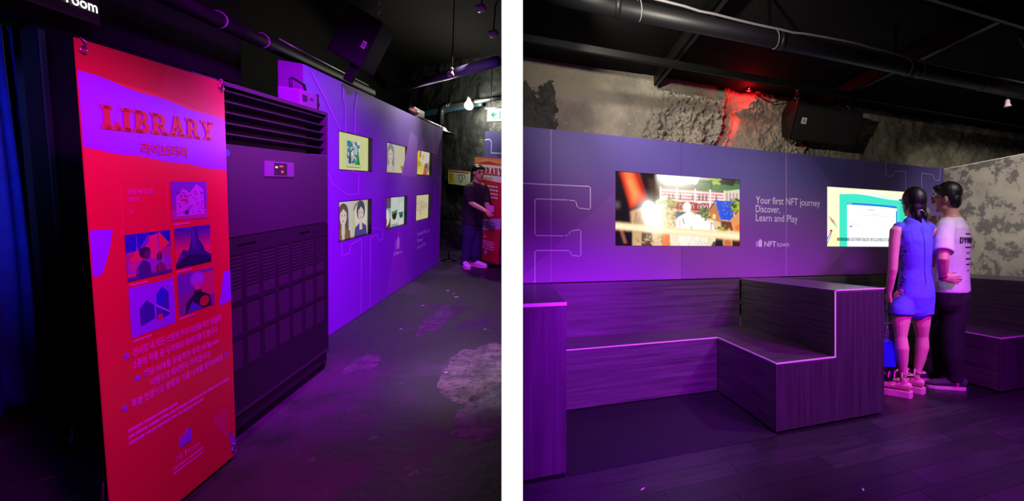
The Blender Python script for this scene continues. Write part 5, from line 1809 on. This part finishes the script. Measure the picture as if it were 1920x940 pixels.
b2 = thing('library_banner', 'distant red and white LIBRARY banner standing behind the person in black', 'banner', FA + FN * 0.3 + FD * 0.7, TL)
base2 = FA + FN * 0.30 + FD * 0.17 + Vector((0, 0, 0.06))
P2 = Plane(base2, FD, (0, 0, 1))
P2.n = FN
W2, H2 = 0.86, 1.74
MB().obox(base2 - FN * 0.004, FD * W2, FN * 0.004, (0, 0, H2)).build('sheet', mat('banner_back_far', S(190, 30, 50), 0.4), b2)
K = [(S(206, 30, 58), rect(0, 0, 1, 1)), (S(226, 120, 80), [(0, .93), (0, 1), (1, 1), (1, .93), (.5, .965)]), (S(236, 170, 130), [(0, .955), (.4, .985), (1, .97), (1, .955), (.5, .975)]),
     (S(236, 228, 232), [(0, .93), (.5, .935), (1, .93), (1, .775), (0, .80)]), (S(206, 170, 226), [(0, .27), (0, .35), (.6, .42), (1, .44), (1, .34), (.3, .29)]),
     (S(236, 228, 232), [(.3, .535), (.6, .535), (.6, .625), (.3, .625)]), (S(180, 20, 46), [(0, 0), (1, 0), (1, .12), (0, .2)])]
picture('printed_face', P2, W2, H2, K, 'print_matte', b2, 0.001)
x = 0.09
P2.o = P2.o + FN * 0.002
for ch in 'LIBRARY':
    mb = MB()
    wch = slab(mb, P2, ch, x, 1.455, 0.125, 0.001)
    mb.build('letter', 'lib_red', b2)
    x += wch * 0.125
letters('라이브러리', P2, 0.30, 1.375, 0.06, 'lib_red', b2, bold=0.01)
for i in range(4):
    words(P2, 0.16, 0.75, 1.26 - i * 0.06, 0.026, 'lav', b2, 60 + i)
for i in range(3):
    words(P2, 0.2, 0.7, 0.66 - i * 0.045, 0.014, 'dark_ink', b2, 70 + i)
letters('NFTtown  X  #NFT', P2, 0.14, 0.40, 0.04, 'lav', b2, bold=0.01)
for i in range(4):
    words(P2, 0.18, 0.7, 0.33 - i * 0.04, 0.014, 'lav', b2, 80 + i)
house_logo(P2, 0.42, 0.115, 0.07, b2, 'lav', 'seam')
MB().obox(base2 + FD * 0.02 - FN * 0.10 + Vector((0, 0, -0.06)), FD * 0.8, FN * 0.2, (0, 0, 0.05)).build('base_bar', 'black_plastic', b2)

bd = thing('stand_base', 'round black stand base at the far end of the violet wall', 'stand base', (-1.70, 7.95, 0), TL)
MB().lathe([(0.12, 0), (0.12, 0.012), (0.10, 0.025), (0.02, 0.03)], (-1.70, 7.95, 0), (0, 0, 1), 24).build('disc', 'black_plastic', bd, True)
MB().tube([(-1.70, 7.95, 0.03), (-1.70, 7.95, 0.2)], 0.012, 10).build('stub', 'black_plastic', bd, True)

# bits of litter and a paint chip on the corridor floor
for k, (r, d, a, s) in enumerate(((-1.26, 5.9, 0.2, .02), (-1.16, 5.75, 1.0, .016), (-1.1, 5.6, 0.4, .026), (-1.35, 5.2, 0.6, .014), (-1.32, 4.4, 0.3, .012), (-0.6, 4.4, 0.5, .016), (-1.0, 6.8, 0.2, .018), (-0.72, 3.4, 0.1, .012))):
    c, si = math.cos(a) * s, math.sin(a) * s
    mb = MB().prism([(r - c, d - si), (r + si * 0.4, d - c * 0.4), (r + c, d + si), (r - si * 0.5, d + c * 0.5)], (0, 0, 0), (1, 0, 0), (0, 1, 0), (0, 0, 1), 0.0, 0.003)
    tag(mb.build('paper_scrap', 'paper', loc=(r, d, 0), room=TL), 'tiny pale scrap of litter on the corridor floor', 'litter', 'litter on the corridor floor')

# ================================================================ PEOPLE
def merge(mb, name, m, parent, voxel, it=4, factor=0.5):
    """melt overlapping lofts into one continuous smooth skin"""
    o = mb.build(name, m, parent)
    r = o.modifiers.new('r', 'REMESH')
    r.mode = 'VOXEL'
    r.voxel_size = voxel
    s = o.modifiers.new('s', 'SMOOTH')
    s.iterations = it
    s.factor = factor
    dg = bpy.context.evaluated_depsgraph_get()
    me = bpy.data.meshes.new_from_object(o.evaluated_get(dg))
    o.modifiers.clear()
    old = o.data
    o.data = me
    bpy.data.meshes.remove(old)
    for p in me.polygons:
        p.use_smooth = True
    return o


def hand(mb, wrist, along, palm_n, thumb_side, curl=0.5, s=1.0, spread=0.1):
    """palm with four unequal bent fingers and a thumb leaving its side"""
    w, al, pn = Vector(wrist), Vector(along).normalized(), Vector(palm_n).normalized()
    pn = (pn - al * pn.dot(al)).normalized()
    side = al.cross(pn).normalized()
    if side.dot(Vector(thumb_side)) < 0:
        side = -side          # towards the thumb
    c = [w - al * 0.01 * s, w + al * 0.025 * s, w + al * 0.055 * s, w + al * 0.085 * s]
    mb.loft([(*c[0], .024 * s, .017 * s), (*c[1], .032 * s, .016 * s), (*c[2], .039 * s, .015 * s), (*c[3], .038 * s, .012 * s)], side, 14)
    lens = (0.070, 0.078, 0.072, 0.056)
    for i in range(4):
        off = (0.028 - 0.0185 * i)
        p = w + al * (0.083 - 0.004 * abs(i - 1)) * s + side * off * s
        d = (al + side * spread * (1.2 - 0.8 * i)).normalized()
        st = [(*p, .0092 * s)]
        ang = 0
        for j, fr in enumerate((0.45, 0.32, 0.23)):
            ang += curl * (0.55, 0.75, 0.6)[j]
            dd = d * math.cos(ang) + pn * math.sin(ang)
            p = p + dd * lens[i] * fr * s
            st.append((*p, (.0088, .0080, .0068)[j] * s))
        mb.loft(st, side, 10)
    p = w + al * 0.022 * s + side * 0.026 * s
    st = [(*p, .0125 * s)]
    d = (al * 0.75 + side * 0.65 + pn * 0.25).normalized()
    for j, L in enumerate((0.036, 0.030, 0.024)):
        p = p + d * L * s
        st.append((*p, (.0115, .0100, .0080)[j] * s))
        d = (d + al * 0.3 + pn * 0.28 * curl - side * 0.15).normalized()
    mb.loft(st, pn, 10)


def head_shape(mb, c, fwd, rt, up, s=1.0):
    """skull, jaw, nose, brow, lips, ears"""
    c = Vector(c)
    mb.ell(c + up * .018 * s - fwd * .008 * s, (.073 * s, .092 * s, .098 * s), rt, fwd, up, 22, 14)
    mb.ell(c - up * .05 * s + fwd * .022 * s, (.056 * s, .060 * s, .068 * s), rt, fwd, up, 18, 12)
    mb.ell(c - up * .092 * s + fwd * .058 * s, (.024 * s, .022 * s, .020 * s), rt, fwd, up, 12, 8)
    nb_ = c + fwd * .078 * s
    mb.loft([(*(nb_ + up * .016 * s), .008 * s), (*(nb_ - up * .012 * s + fwd * .010 * s), .010 * s), (*(nb_ - up * .030 * s + fwd * .017 * s), .014 * s)], rt, 10)
    mb.loft([(*(c - rt * .045 * s + fwd * .072 * s + up * .026 * s), .010 * s), (*(c + fwd * .084 * s + up * .026 * s), .010 * s), (*(c + rt * .045 * s + fwd * .072 * s + up * .026 * s), .010 * s)], up, 10)
    for q in (-.060, -.068):
        mb.loft([(*(c - rt * .020 * s + fwd * .072 * s + up * q * s), .006 * s), (*(c + fwd * .081 * s + up * q * s), .0075 * s), (*(c + rt * .020 * s + fwd * .072 * s + up * q * s), .006 * s)], up, 8)
    for sg_ in (-1, 1):
        e = c + rt * sg_ * .074 * s - fwd * .004 * s - up * .012 * s
        mb.ell(e, (.010 * s, .018 * s, .030 * s), rt, fwd, up, 12, 8)


def face_parts(parent, c, fwd, rt, up, s=1.0):
    c = Vector(c)
    for sg_ in (-1, 1):
        e = c + rt * sg_ * .031 * s + fwd * .079 * s + up * .002 * s
        MB().ell(e, (.0125 * s, .008 * s, .0055 * s), rt, fwd, up, 12, 8).build('eye', 'hair', parent, True)
        b0, b1, b2_ = [c + rt * sg_ * a * s + fwd * f_ * s + up * u_ * s for a, f_, u_ in ((.014, .092, .027), (.032, .089, .034), (.050, .077, .026))]
        MB().tube([b0, b1, b2_], [.003 * s, .0038 * s, .002 * s], 8).build('eyebrow', 'hair', parent, True)
    MB().loft([(*(c - rt * .018 * s + fwd * .078 * s - up * .064 * s), .003 * s), (*(c + fwd * .0885 * s - up * .064 * s), .0042 * s), (*(c + rt * .018 * s + fwd * .078 * s - up * .064 * s), .003 * s)], up, 8).build('mouth', mat('lips', S(170, 86, 84), 0.5), parent, True)


def grow(st, k, add=0.0):
    return [tuple(s[:3]) + tuple(v * k + add for v in s[3:]) for s in st]


UP = Vector((0, 0, 1))


def V3(x, y, z=0):
    return Vector((x, y, z)).normalized()


def shift(J, base):
    b = Vector(base)
    return {k: [(s[0] + b.x, s[1] + b.y, s[2] + b.z) + tuple(s[3:]) for s in v] for k, v in J.items()}


def foot(mb, heel, d, L=0.24, h=0.07, w=0.042, z=0.0):
    """foot or shoe outline from heel to toe, sole at height z"""
    p, d = Vector(heel), Vector(d).normalized()
    sd = d.cross(UP)
    st = []
    for t, a, b in ((0.03, .030, .036), (.18, .034, .040), (.4, .036, .034), (.65, .044, .026), (.85, .042, .020), (.97, .026, .015)):
        q = p + d * L * t
        st.append((q.x, q.y, z + b * h / .07, a * w / .042, b * h / .07))
    mb.loft(st, sd, 16)


# ---------------------------------------------------------------- woman in blue
J = shift(WOMAN, WOMAN_BASE)
wp = thing('person', 'person in a sleeveless cobalt blue romper with tied-back dark hair, seen from behind', 'person', WOMAN_BASE)
fw, rt = V3(.19, .98), V3(.98, -.19)
hf = V3(.10, .99)
hr = hf.cross(UP)
mb = MB()
mb.loft(J['torso'], rt, 22)
mb.loft(J['armL'], fw, 14)
mb.loft(J['armR'], fw, 14)
mb.loft(J['legL'], rt, 16)
mb.loft(J['legR'], rt, 16)
hc = Vector(J['head'][0][:3])
head_shape(mb, hc, hf, hr, UP, 0.98)
wl = Vector(J['armL'][-1][:3])
hand(mb, wl, (-0.02, 0.05, -1), rt, fw, 0.75, 0.95)
wr_ = Vector(J['armR'][-1][:3])
hand(mb, wr_, (0.1, 0.35, 0.9), -rt, -fw, 1.2, 0.95)
fdL, fdR = V3(-.52, .85), V3(-.42, .9)
hL = Vector(J['legL'][-1][:3]) - fdL * 0.045
hR = Vector(J['legR'][-1][:3]) - fdR * 0.045
foot(mb, hL, fdL, 0.225, 0.062, 0.038, 0.052)
foot(mb, hR, fdR, 0.225, 0.062, 0.038, 0.052)
merge(mb, 'body', 'skin_w', wp, 0.0055, 3)
face_parts(wp, hc, hf, hr, UP, 0.98)
# hair: cap, low bunches, loose strands
mb = MB()
mb.ell(hc + UP * .022 - hf * .018, (.090, .098, .108), hr, hf, UP, 22, 14)
mb.ell(hc - UP * .045 - hf * .050, (.078, .058, .085), hr, hf, UP, 18, 12)
mb.ell(hc - UP * .115 - hf * .078 - hr * .030, (.034, .034, .050), hr, hf, UP, 16, 10)
mb.ell(hc - UP * .112 - hf * .074 + hr * .044, (.026, .030, .046), hr, hf, UP, 16, 10)
mb.loft([(*(hc - UP * .13 - hf * .085 - hr * .02), .026), (*(hc - UP * .17 - hf * .09 - hr * .015), .016), (*(hc - UP * .215 - hf * .09 - hr * .008), .004)], hr, 10)
mb.loft([(*(hc - UP * .13 - hf * .082 + hr * .05), .016), (*(hc - UP * .165 - hf * .08 + hr * .055), .006)], hr, 10)
hw = merge(mb, 'hair', 'hair', wp, 0.007, 2)
MB().tube([hc - UP * .082 - hf * .104 - hr * .045, hc - UP * .070 - hf * .112 - hr * .015, hc - UP * .088 - hf * .106 + hr * .012], 0.0035, 8).build('hair_tie', 'white', hw, True)
# romper
T = J['torso']
mb = MB()
mb.loft([(*(Vector(T[0][:3]) - UP * .0), .125, .095)] + grow(T[1:7], 1.03, 0.005) + [(*T[7][:3], .095, .072)], rt, 24)
for s_ in ('legL', 'legR'):
    L = J[s_]
    a, b = Vector(L[0][:3]), Vector(L[1][:3])
    mb.loft([(*(a + UP * .04), .080, .095), (*a, .086, .1), (*(b + UP * .02), .094, .097), (*(b + UP * .0), .099, .099), (*(b - UP * .003), .096, .096)], rt, 20, False)
for s_ in ('armL', 'armR'):
    A_ = J[s_]
    mb.loft([(*A_[0][:3], .048), (*(Vector(A_[0][:3]) * .75 + Vector(A_[1][:3]) * .25 + UP * .004), .047)], fw, 14)
rm = merge(mb, 'romper', 'blue_cloth', wp, 0.007, 3)
back = Vector(T[4][:3]) - fw * .118
mb = MB().tube([Vector(T[6][:3]) - fw * .096 + UP * .03, Vector(T[5][:3]) - fw * .1145, Vector(T[4][:3]) - fw * .1145, Vector(T[3][:3]) - fw * .1035, Vector(T[2][:3]) - fw * .1145], 0.0022, 6)
mb.build('back_zip', 'blue_cloth', rm, True)
# flower print down the left side
rnd = random.Random(8)
Tm = [Vector(t[:3]) for t in T]
for k in range(20):
    t = rnd.random()
    z = 0.70 + 0.62 * t
    i = min(range(len(T)), key=lambda q: abs(T[q][2] - z))
    a_, b_ = T[i][3] * 1.05 + .010, T[i][4] * 1.05 + .010
    th = math.radians(rnd.choice((176, 184, 190, 196, 202, 206, 345)))
    c = Vector((T[i][0], T[i][1], z)) + rt * a_ * math.cos(th) + fw * b_ * math.sin(th)
    nn_ = (rt * math.cos(th) / a_ + fw * math.sin(th) / b_).normalized()
    tg = nn_.cross(UP).normalized()
    an = rnd.random() * 3.1
    e1 = tg * math.cos(an) + UP * math.sin(an)
    e2 = nn_.cross(e1)
    if z < 0.90 and k % 2 == 0:
        pe_ = MB()
        for q in range(5):
            d_ = e1 * math.cos(q * 1.256) + e2 * math.sin(q * 1.256)
            pe_.ell(c + d_ * .012, (.012, .008, .003), d_, nn_.cross(d_), nn_, 10, 6)
        pe_.build('flower_print', 'petal_print', rm, True)
    else:
        MB().ell(c, (.019, .007, .004), e1, e2, nn_, 10, 6).build('leaf_print', 'leaf_print', rm, True)
# bracelet, sandals
MB().ring(wl + UP * .035, (0.05, 0.1, 1), .029, .0055).build('bracelet', mat('pink_beads', S(238, 196, 196), 0.4), wp, True)
for hh, fd_ in ((hL, fdL), (hR, fdR)):
    mb = MB()
    sd = fd_.cross(UP)
    st = []
    out = [(-.02, .030), (.0, .040), (.08, .040), (.15, .046), (.20, .044), (.235, .028)]
    pts = [hh + fd_ * a + sd * b for a, b in out] + [hh + fd_ * a - sd * b for a, b in reversed(out)]
    mb.prism([(p.x, p.y) for p in pts], (0, 0, 0), (1, 0, 0), (0, 1, 0), UP, 0.0, 0.046)
    s1 = mb.build('sandal', 'sandal', wp)
    for a, hgt in ((.05, .068), (.105, .052), (.15, .036), (.19, .026)):
        c = hh + fd_ * a
        arc = [c + sd * .042 * math.cos(q) + UP * (.045 + hgt * math.sin(q)) for q in [math.pi * i / 12 for i in range(13)]]
        MB().tube(arc, .0065, 8).build('strap', 'sandal', s1, True)
    c = hh + fd_ * .03
    arc = [c - fd_ * .052 * math.sin(q) + sd * .034 * math.cos(q) + UP * .085 for q in [math.pi * i / 12 for i in range(13)]]
    MB().tube(arc, .006, 8).build('strap', 'sandal', s1, True)

# handbag hanging from her left hand
bt = wl + Vector((0.0, 0.02, -0.10))
hb = thing('handbag', 'small blue flap handbag on a long chain hanging from the hand beside the bench', 'handbag', (bt.x - .03, bt.y, 0.28))
bx, bd_ = V3(.55, .83), V3(.83, -.55)
bo = Vector((bt.x - 0.035, bt.y - 0.01, 0.245))
prof = [(-.055, 0), (.055, 0), (.050, .09), (.030, .185), (.0, .20), (-.030, .185), (-.050, .09)]
MB().prism(prof, bo - bx * .11, bd_, UP, bx, 0, .22).build('body', 'bag_blue', hb)
MB().prism([(.056, .05), (.060, .05), (.054, .10), (.033, .192), (.0, .207), (-.034, .192), (-.036, .186), (.0, .201), (.030, .187), (.050, .10)], bo - bx * .114, bd_, UP, bx, 0, .228).build('flap', 'bag_blue', hb)
MB().ell(bo + bd_ * .060 + UP * .065, (.012, .006, .010), bx, bd_, UP, 12, 8).build('clasp', 'chain', hb, True)
for q0_, q1_ in ((-.095, -.01), (-.03, .0), (.095, .012)):
    mb = MB()
    a_, b_ = bo + bx * q0_ + UP * .185, bt + bx * q1_ + UP * .015
    n_ = int((b_ - a_).length / .0145)
    for i in range(n_):
        mb.ring(a_.lerp(b_, (i + .5) / n_), bx if i % 2 else bd_, .0075, .0022, 8, 5)
    mb.build('chain', 'chain', hb, True)

# ---------------------------------------------------------------- man in white
J = shift(MAN, MAN_BASE)
mp = thing('person', 'person in a white printed T-shirt and black trousers with one hand on the hip', 'person', MAN_BASE)
fw, rt = V3(-.36, .93), V3(.93, .36)
hf = V3(-.55, .83)
hr = hf.cross(UP)
mb = MB()
mb.loft(J['torso'], rt, 22)
mb.loft(J['armL'], fw, 14)
mb.loft(J['armR'], fw, 14)
mb.loft(J['legL'], rt, 16)
mb.loft(J['legR'], rt, 16)
hc = Vector(J['head'][0][:3]) + hf * .015
head_shape(mb, hc, hf, hr, UP, 1.06)
ml = Vector(J['armL'][-1][:3])
hand(mb, ml, V3(.62, -.78, -.10), V3(.8, .6, 0), UP, 0.45, 0.9)
mr = Vector(J['armR'][-1][:3])
hand(mb, mr, V3(-.25, .1, .9), -rt, V3(-.6, -.7, 0), 1.3, 1.0)
merge(mb, 'body', 'skin_m', mp, 0.0055, 3)
face_parts(mp, hc, hf, hr, UP, 1.06)
mb = MB()
mb.ell(hc + UP * .046 - hf * .020, (.089, .102, .094), hr, hf, UP, 22, 14)
mb.ell(hc - UP * .020 - hf * .062, (.078, .052, .082), hr, hf, UP, 18, 12)
mb.ell(hc + UP * .078 + hf * .058, (.072, .046, .036), hr, hf, UP, 16, 10)
for sg_ in (-1, 1):
    mb.ell(hc + hr * sg_ * .072 + UP * .02 - hf * .022, (.016, .05, .056), hr, hf, UP, 14, 10)
merge(mb, 'hair', 'hair', mp, 0.007, 2)
gl = MB()
for sg_ in (-1, 1):
    gl.ring(hc + hf * .105 + hr * sg_ * .034 - UP * .002, hf, .022, .0016, 16, 5)
    gl.tube([hc + hf * .103 + hr * sg_ * .056, hc - hf * .005 + hr * sg_ * .084 + UP * .004], .0016, 6)
gl.tube([hc + hf * .107 - hr * .012, hc + hf * .107 + hr * .012], .0016, 6)
gl.build('glasses', 'steel_black', mp, True)
MB().ell(hc - hr * .082 - UP * .045 - hf * .004, (.005, .005, .007), nu=10, nv=8).build('earring', 'chain', mp, True)
# T-shirt with sleeves
T = J['torso']
mb = MB()
hem = Vector(T[1][:3]) - UP * .035
mb.loft([(*hem, .176, .142), (*(hem + UP * .004), .180, .145)] + [(*t[:3], t[3] * 1.06 + .016, t[4] * 1.06 + .022) for t in T[1:6]] + [(*T[6][:3], .108, .09), (*(Vector(T[6][:3]) + UP * .018), .078, .076)], rt, 26, False)
for s_, k_ in (('armL', 1), ('armR', 1)):
    A_ = J[s_]
    a0, a1, a2, a3 = [Vector(q[:3]) for q in A_[:4]]
    e_ = a2.lerp(a3, 0.55)
    mb.loft([(*a0, .066), (*a1, .075), (*a2, .075), (*e_, .078), (*(e_ + (a3 - a2).normalized() * .004), .076)], fw, 18, False)
ts_ = merge(mb, 't_shirt', 'white_cloth', mp, 0.0075, 3)
# print on the back of the shirt: a line of letters and short bars
rdir = -fw
bc = Vector(T[4][:3]) + rdir * (.112 * 1.06 + .0225)


def on_back(x, z, out=0.004):
    """point on the back of the shirt, x across, z world height"""
    i = max(q for q in range(len(T) - 1) if T[q][2] <= z)
    t = (z - T[i][2]) / (T[i + 1][2] - T[i][2])
    c = Vector(T[i][:3]).lerp(Vector(T[i + 1][:3]), t)
    a_ = (T[i][3] + (T[i + 1][3] - T[i][3]) * t) * 1.06 + .016
    b_ = (T[i][4] + (T[i + 1][4] - T[i][4]) * t) * 1.06 + .022
    return c + rt * x - fw * (b_ * math.sqrt(max(0.02, 1 - (x / a_) ** 2)) + out)


def shirt_bar(mb, x0, x1, z, hgt):
    n_ = max(1, int((x1 - x0) / .012))
    for i in range(n_):
        xa, xb = x0 + (x1 - x0) * i / n_, x0 + (x1 - x0) * (i + 1) / n_
        mb.add([on_back(xa, z), on_back(xb, z), on_back(xb, z + hgt), on_back(xa, z + hgt), on_back(xa, z, -.004), on_back(xb, z, -.004), on_back(xb, z + hgt, -.004), on_back(xa, z + hgt, -.004)],
               [(0, 1, 2, 3), (7, 6, 5, 4), (0, 4, 5, 1), (1, 5, 6, 2), (2, 6, 7, 3), (3, 7, 4, 0)])


mb = MB()
zc = 1.235
for x0, x1, z, hg in ((-.075, .0, 1.305, .007), (-.08, .02, 1.195, .007), (-.06, -.01, 1.150, .005), (-.07, .02, 1.100, .007), (-.06, .01, 1.055, .007), (-.04, -.015, 1.005, .005)):
    mb = MB()
    shirt_bar(mb, x0, x1, z, hg)
    mb.build('printed_bar', 'dark_ink', ts_)
mb = MB()
x = -.135
strokes = {'D': [(0, 0, .007, .045), (0, 0, .022, .007), (0, .038, .022, .045), (.020, .006, .027, .039)], 'Y': [(.009, 0, .016, .024), (0, .022, .008, .045), (.017, .022, .025, .045)],
           'H': [(0, 0, .007, .045), (.018, 0, .025, .045), (0, .02, .025, .027)], 'I': [(0, 0, .007, .045)], 'L': [(0, 0, .007, .045), (0, 0, .022, .007)]}
for ch in 'DYIHHIL':
    for (a0, z0, a1, z1) in strokes[ch]:
        shirt_bar(mb, x + a0, x + a1, 1.232 + z0, z1 - z0)
    x += .016 if ch == 'I' else .036
mb.build('printed_letters', 'dark_ink', ts_)
# trousers
mb = MB()
mb.loft(grow(T[:2], 1.03, .016) + [(*(Vector(T[1][:3]) + UP * .06), .160, .128)], rt, 22)
for s_ in ('legL', 'legR'):
    L = J[s_]
    lo = Vector(L[-2][:3])
    mb.loft([(L[0][0], L[0][1], L[0][2] + .115, .06), (L[0][0], L[0][1], L[0][2] + .08, .10)] + [(q[0], q[1], q[2], q[3] + (.018 if i > 1 else .014)) for i, q in enumerate(L[:-1])] + [(*(lo - UP * .030), .066), (*(lo - UP * .034), .062)], rt, 18, False)
tr = merge(mb, 'trousers', 'black_cloth', mp, 0.008, 3)
lab_p = Vector(J['legR'][0][:3]) + V3(-.8, -.6) * .118 + UP * -.03
MB().ell(lab_p, (.016, .016, .004)).build('trouser_tag', 'lav', tr, True)
MB().ring(ml + UP * .006, V3(.25, -.2, -.9), .034, .005).build('bracelet', 'black_plastic', mp, True)
MB().ring(ml + UP * .018, V3(.25, -.2, -.9), .035, .004).build('bracelet', 'white', mp, True)
for s_, fd_ in (('legL', V3(-.78, .62)), ('legR', V3(-.86, .5))):
    an = Vector(J[s_][-1][:3])
    heel = an - fd_ * .06
    mb = MB()
    foot(mb, heel, fd_, 0.285, 0.078, 0.048, 0.018)
    mb.loft([(*(heel + fd_ * .05 + UP * .05), .046, .05), (*(heel + fd_ * .06 + UP * .085), .042, .046)], fd_.cross(UP), 14)
    s1 = merge(mb, 'shoe', 'shoe_dark', mp, 0.007, 2)
    sd = fd_.cross(UP)
    out = [(-.006, .026), (.01, .038), (.09, .040), (.17, .050), (.23, .048), (.275, .030), (.290, .012)]
    pts = [heel + fd_ * a + sd * b for a, b in out] + [heel + fd_ * a - sd * b for a, b in reversed(out)]
    MB().prism([(p.x, p.y) for p in pts], (0, 0, 0), (1, 0, 0), (0, 1, 0), UP, 0.0, 0.024).build('sole', 'sole', s1)
# rolled paper in his raised hand
ax_ = V3(-.27, .36, .9)
pc_ = mr + ax_ * .105 + V3(-.8, -.6) * .012
pr_ = thing('paper_fan', 'white folded paper fan held up in the hand of the person in white', 'paper', mr)
wv = V3(.6, -.8)
wv = (wv - ax_ * wv.dot(ax_)).normalized()
nv_ = ax_.cross(wv)
MB().prism([(-.012, -.10), (.012, -.10), (.028, .03), (.030, .09), (.012, .118), (-.014, .118), (-.026, .09), (-.020, .03)], pc_, wv, ax_, nv_, -.003, .003).build('folded_sheet', 'paper', pr_)
MB().prism([(-.004, -.10), (.004, -.10), (.006, .11), (-.002, .11)], pc_, wv, ax_, nv_, .003, .005).build('fold', 'white', pr_)

# ---------------------------------------------------------------- person in black in the corridor
J = shift(GUY, GUY_BASE)
gp = thing('person', 'person in a black T-shirt and dark jeans with white sneakers, arms folded low', 'person', GUY_BASE, TL)
fw, rt = V3(.8, -.6), V3(-.6, -.8)
hf = V3(.62, -.78)
hr = hf.cross(UP)
mb = MB()
mb.loft(J['torso'], rt, 22)
mb.loft(J['armL'], fw, 14)
mb.loft(J['armR'], fw, 14)
mb.loft(J['legL'], rt, 16)
mb.loft(J['legR'], rt, 16)
hc = Vector(J['head'][0][:3]) + hf * .01
head_shape(mb, hc, hf, hr, UP, 1.08)
gr_ = Vector(J['armR'][-1][:3])
gl_ = Vector(J['armL'][-1][:3])
hand(mb, gr_, V3(.55, -.5, -.45), -rt, UP, 0.8, 1.0)
hand(mb, gl_, V3(.5, -.6, -.3), rt, UP, 0.8, 1.0)
merge(mb, 'body', 'skin_m', gp, 0.007, 3)
face_parts(gp, hc, hf, hr, UP, 1.08)
mb = MB()
mb.ell(hc + UP * .050 - hf * .020, (.093, .102, .090), hr, hf, UP, 22, 14)
mb.ell(hc - UP * .005 - hf * .062, (.084, .055, .080), hr, hf, UP, 18, 12)
mb.ell(hc + UP * .074 + hf * .046, (.080, .046, .032), hr, hf, UP, 16, 10)
merge(mb, 'hair', 'hair', gp, 0.008, 2)
T = J['torso']
mb = MB()
hem = Vector(T[0][:3]) + UP * .05
mb.loft([(*hem, .158, .15), (*(hem + UP * .004), .162, .153)] + [(*t[:3], t[3] * 1.06 + .016, t[4] * 1.06 + .026) for t in T[1:6]] + [(*T[6][:3], .10, .088), (*(Vector(T[7][:3]) - UP * .012), .074, .072)], rt, 26, False)
for s_ in ('armL', 'armR'):
    a0, a1, a2, a3 = [Vector(q[:3]) for q in J[s_][:4]]
    mb.loft([(*a0, .064), (*a1, .072), (*a2, .072), (*a2.lerp(a3, .85), .072), (*a2.lerp(a3, .9), .070)], fw, 18, False)
merge(mb, 't_shirt', 'black_cloth', gp, 0.009, 3)
mb = MB()
mb.loft(grow(T[:3], 1.02, .010), rt, 22)
for s_ in ('legL', 'legR'):
    L = J[s_]
    lo = Vector(L[-1][:3])
    mb.loft([(L[0][0], L[0][1], L[0][2] + .115, .06), (L[0][0], L[0][1], L[0][2] + .08, .10)] + [(q[0], q[1], q[2], q[3] + .014) for q in L[:-1]] + [(*(lo + UP * .02), .064), (*(lo + UP * .016), .060)], rt, 18, False)
merge(mb, 'jeans', 'denim', gp, 0.009, 3)
for s_, fd_, lift in (('legR', V3(.45, -.9), 0), ('legL', V3(.85, -.5), 0)):
    an = Vector(J[s_][-1][:3])
    heel = an - fd_ * .06
    mb = MB()
    foot(mb, heel, fd_, 0.29, 0.085, 0.05, 0.022)
    mb.loft([(*(Vector((heel.x, heel.y, .07)) + fd_ * .05), .05, .052), (*(Vector((heel.x, heel.y, .11)) + fd_ * .06), .046, .048)], fd_.cross(UP), 14)
    s1 = merge(mb, 'sneaker', 'sneaker', gp, 0.008, 2)
    sd = fd_.cross(UP)
    out = [(-.008, .030), (.01, .042), (.09, .044), (.17, .053), (.23, .052), (.28, .034), (.296, .014)]
    pts = [heel + fd_ * a + sd * b for a, b in out] + [heel + fd_ * a - sd * b for a, b in reversed(out)]
    MB().prism([(p.x, p.y) for p in pts], (0, 0, 0), (1, 0, 0), (0, 1, 0), UP, 0.0, 0.03).build('sole', 'sole', s1)
# folded leaflet held under the arm
lp = gl_ + Vector((-.02, .06, .05))
lt = thing('leaflet', 'folded lilac leaflet held against the black T-shirt', 'leaflet', lp, TL)
MB().obox(lp + V3(.0, 0, 1) * -.05, V3(.75, -.65, -.12) * .13, UP * .10, V3(.65, .75) * .006).build('cover', mat('lilac_paper', S(220, 160, 236), 0.6), lt)
MB().obox(lp + V3(.65, .75) * .007 + UP * -.045, V3(.75, -.65, -.12) * .125, UP * .09, V3(.65, .75) * .003).build('inner_pages', 'paper', lt)
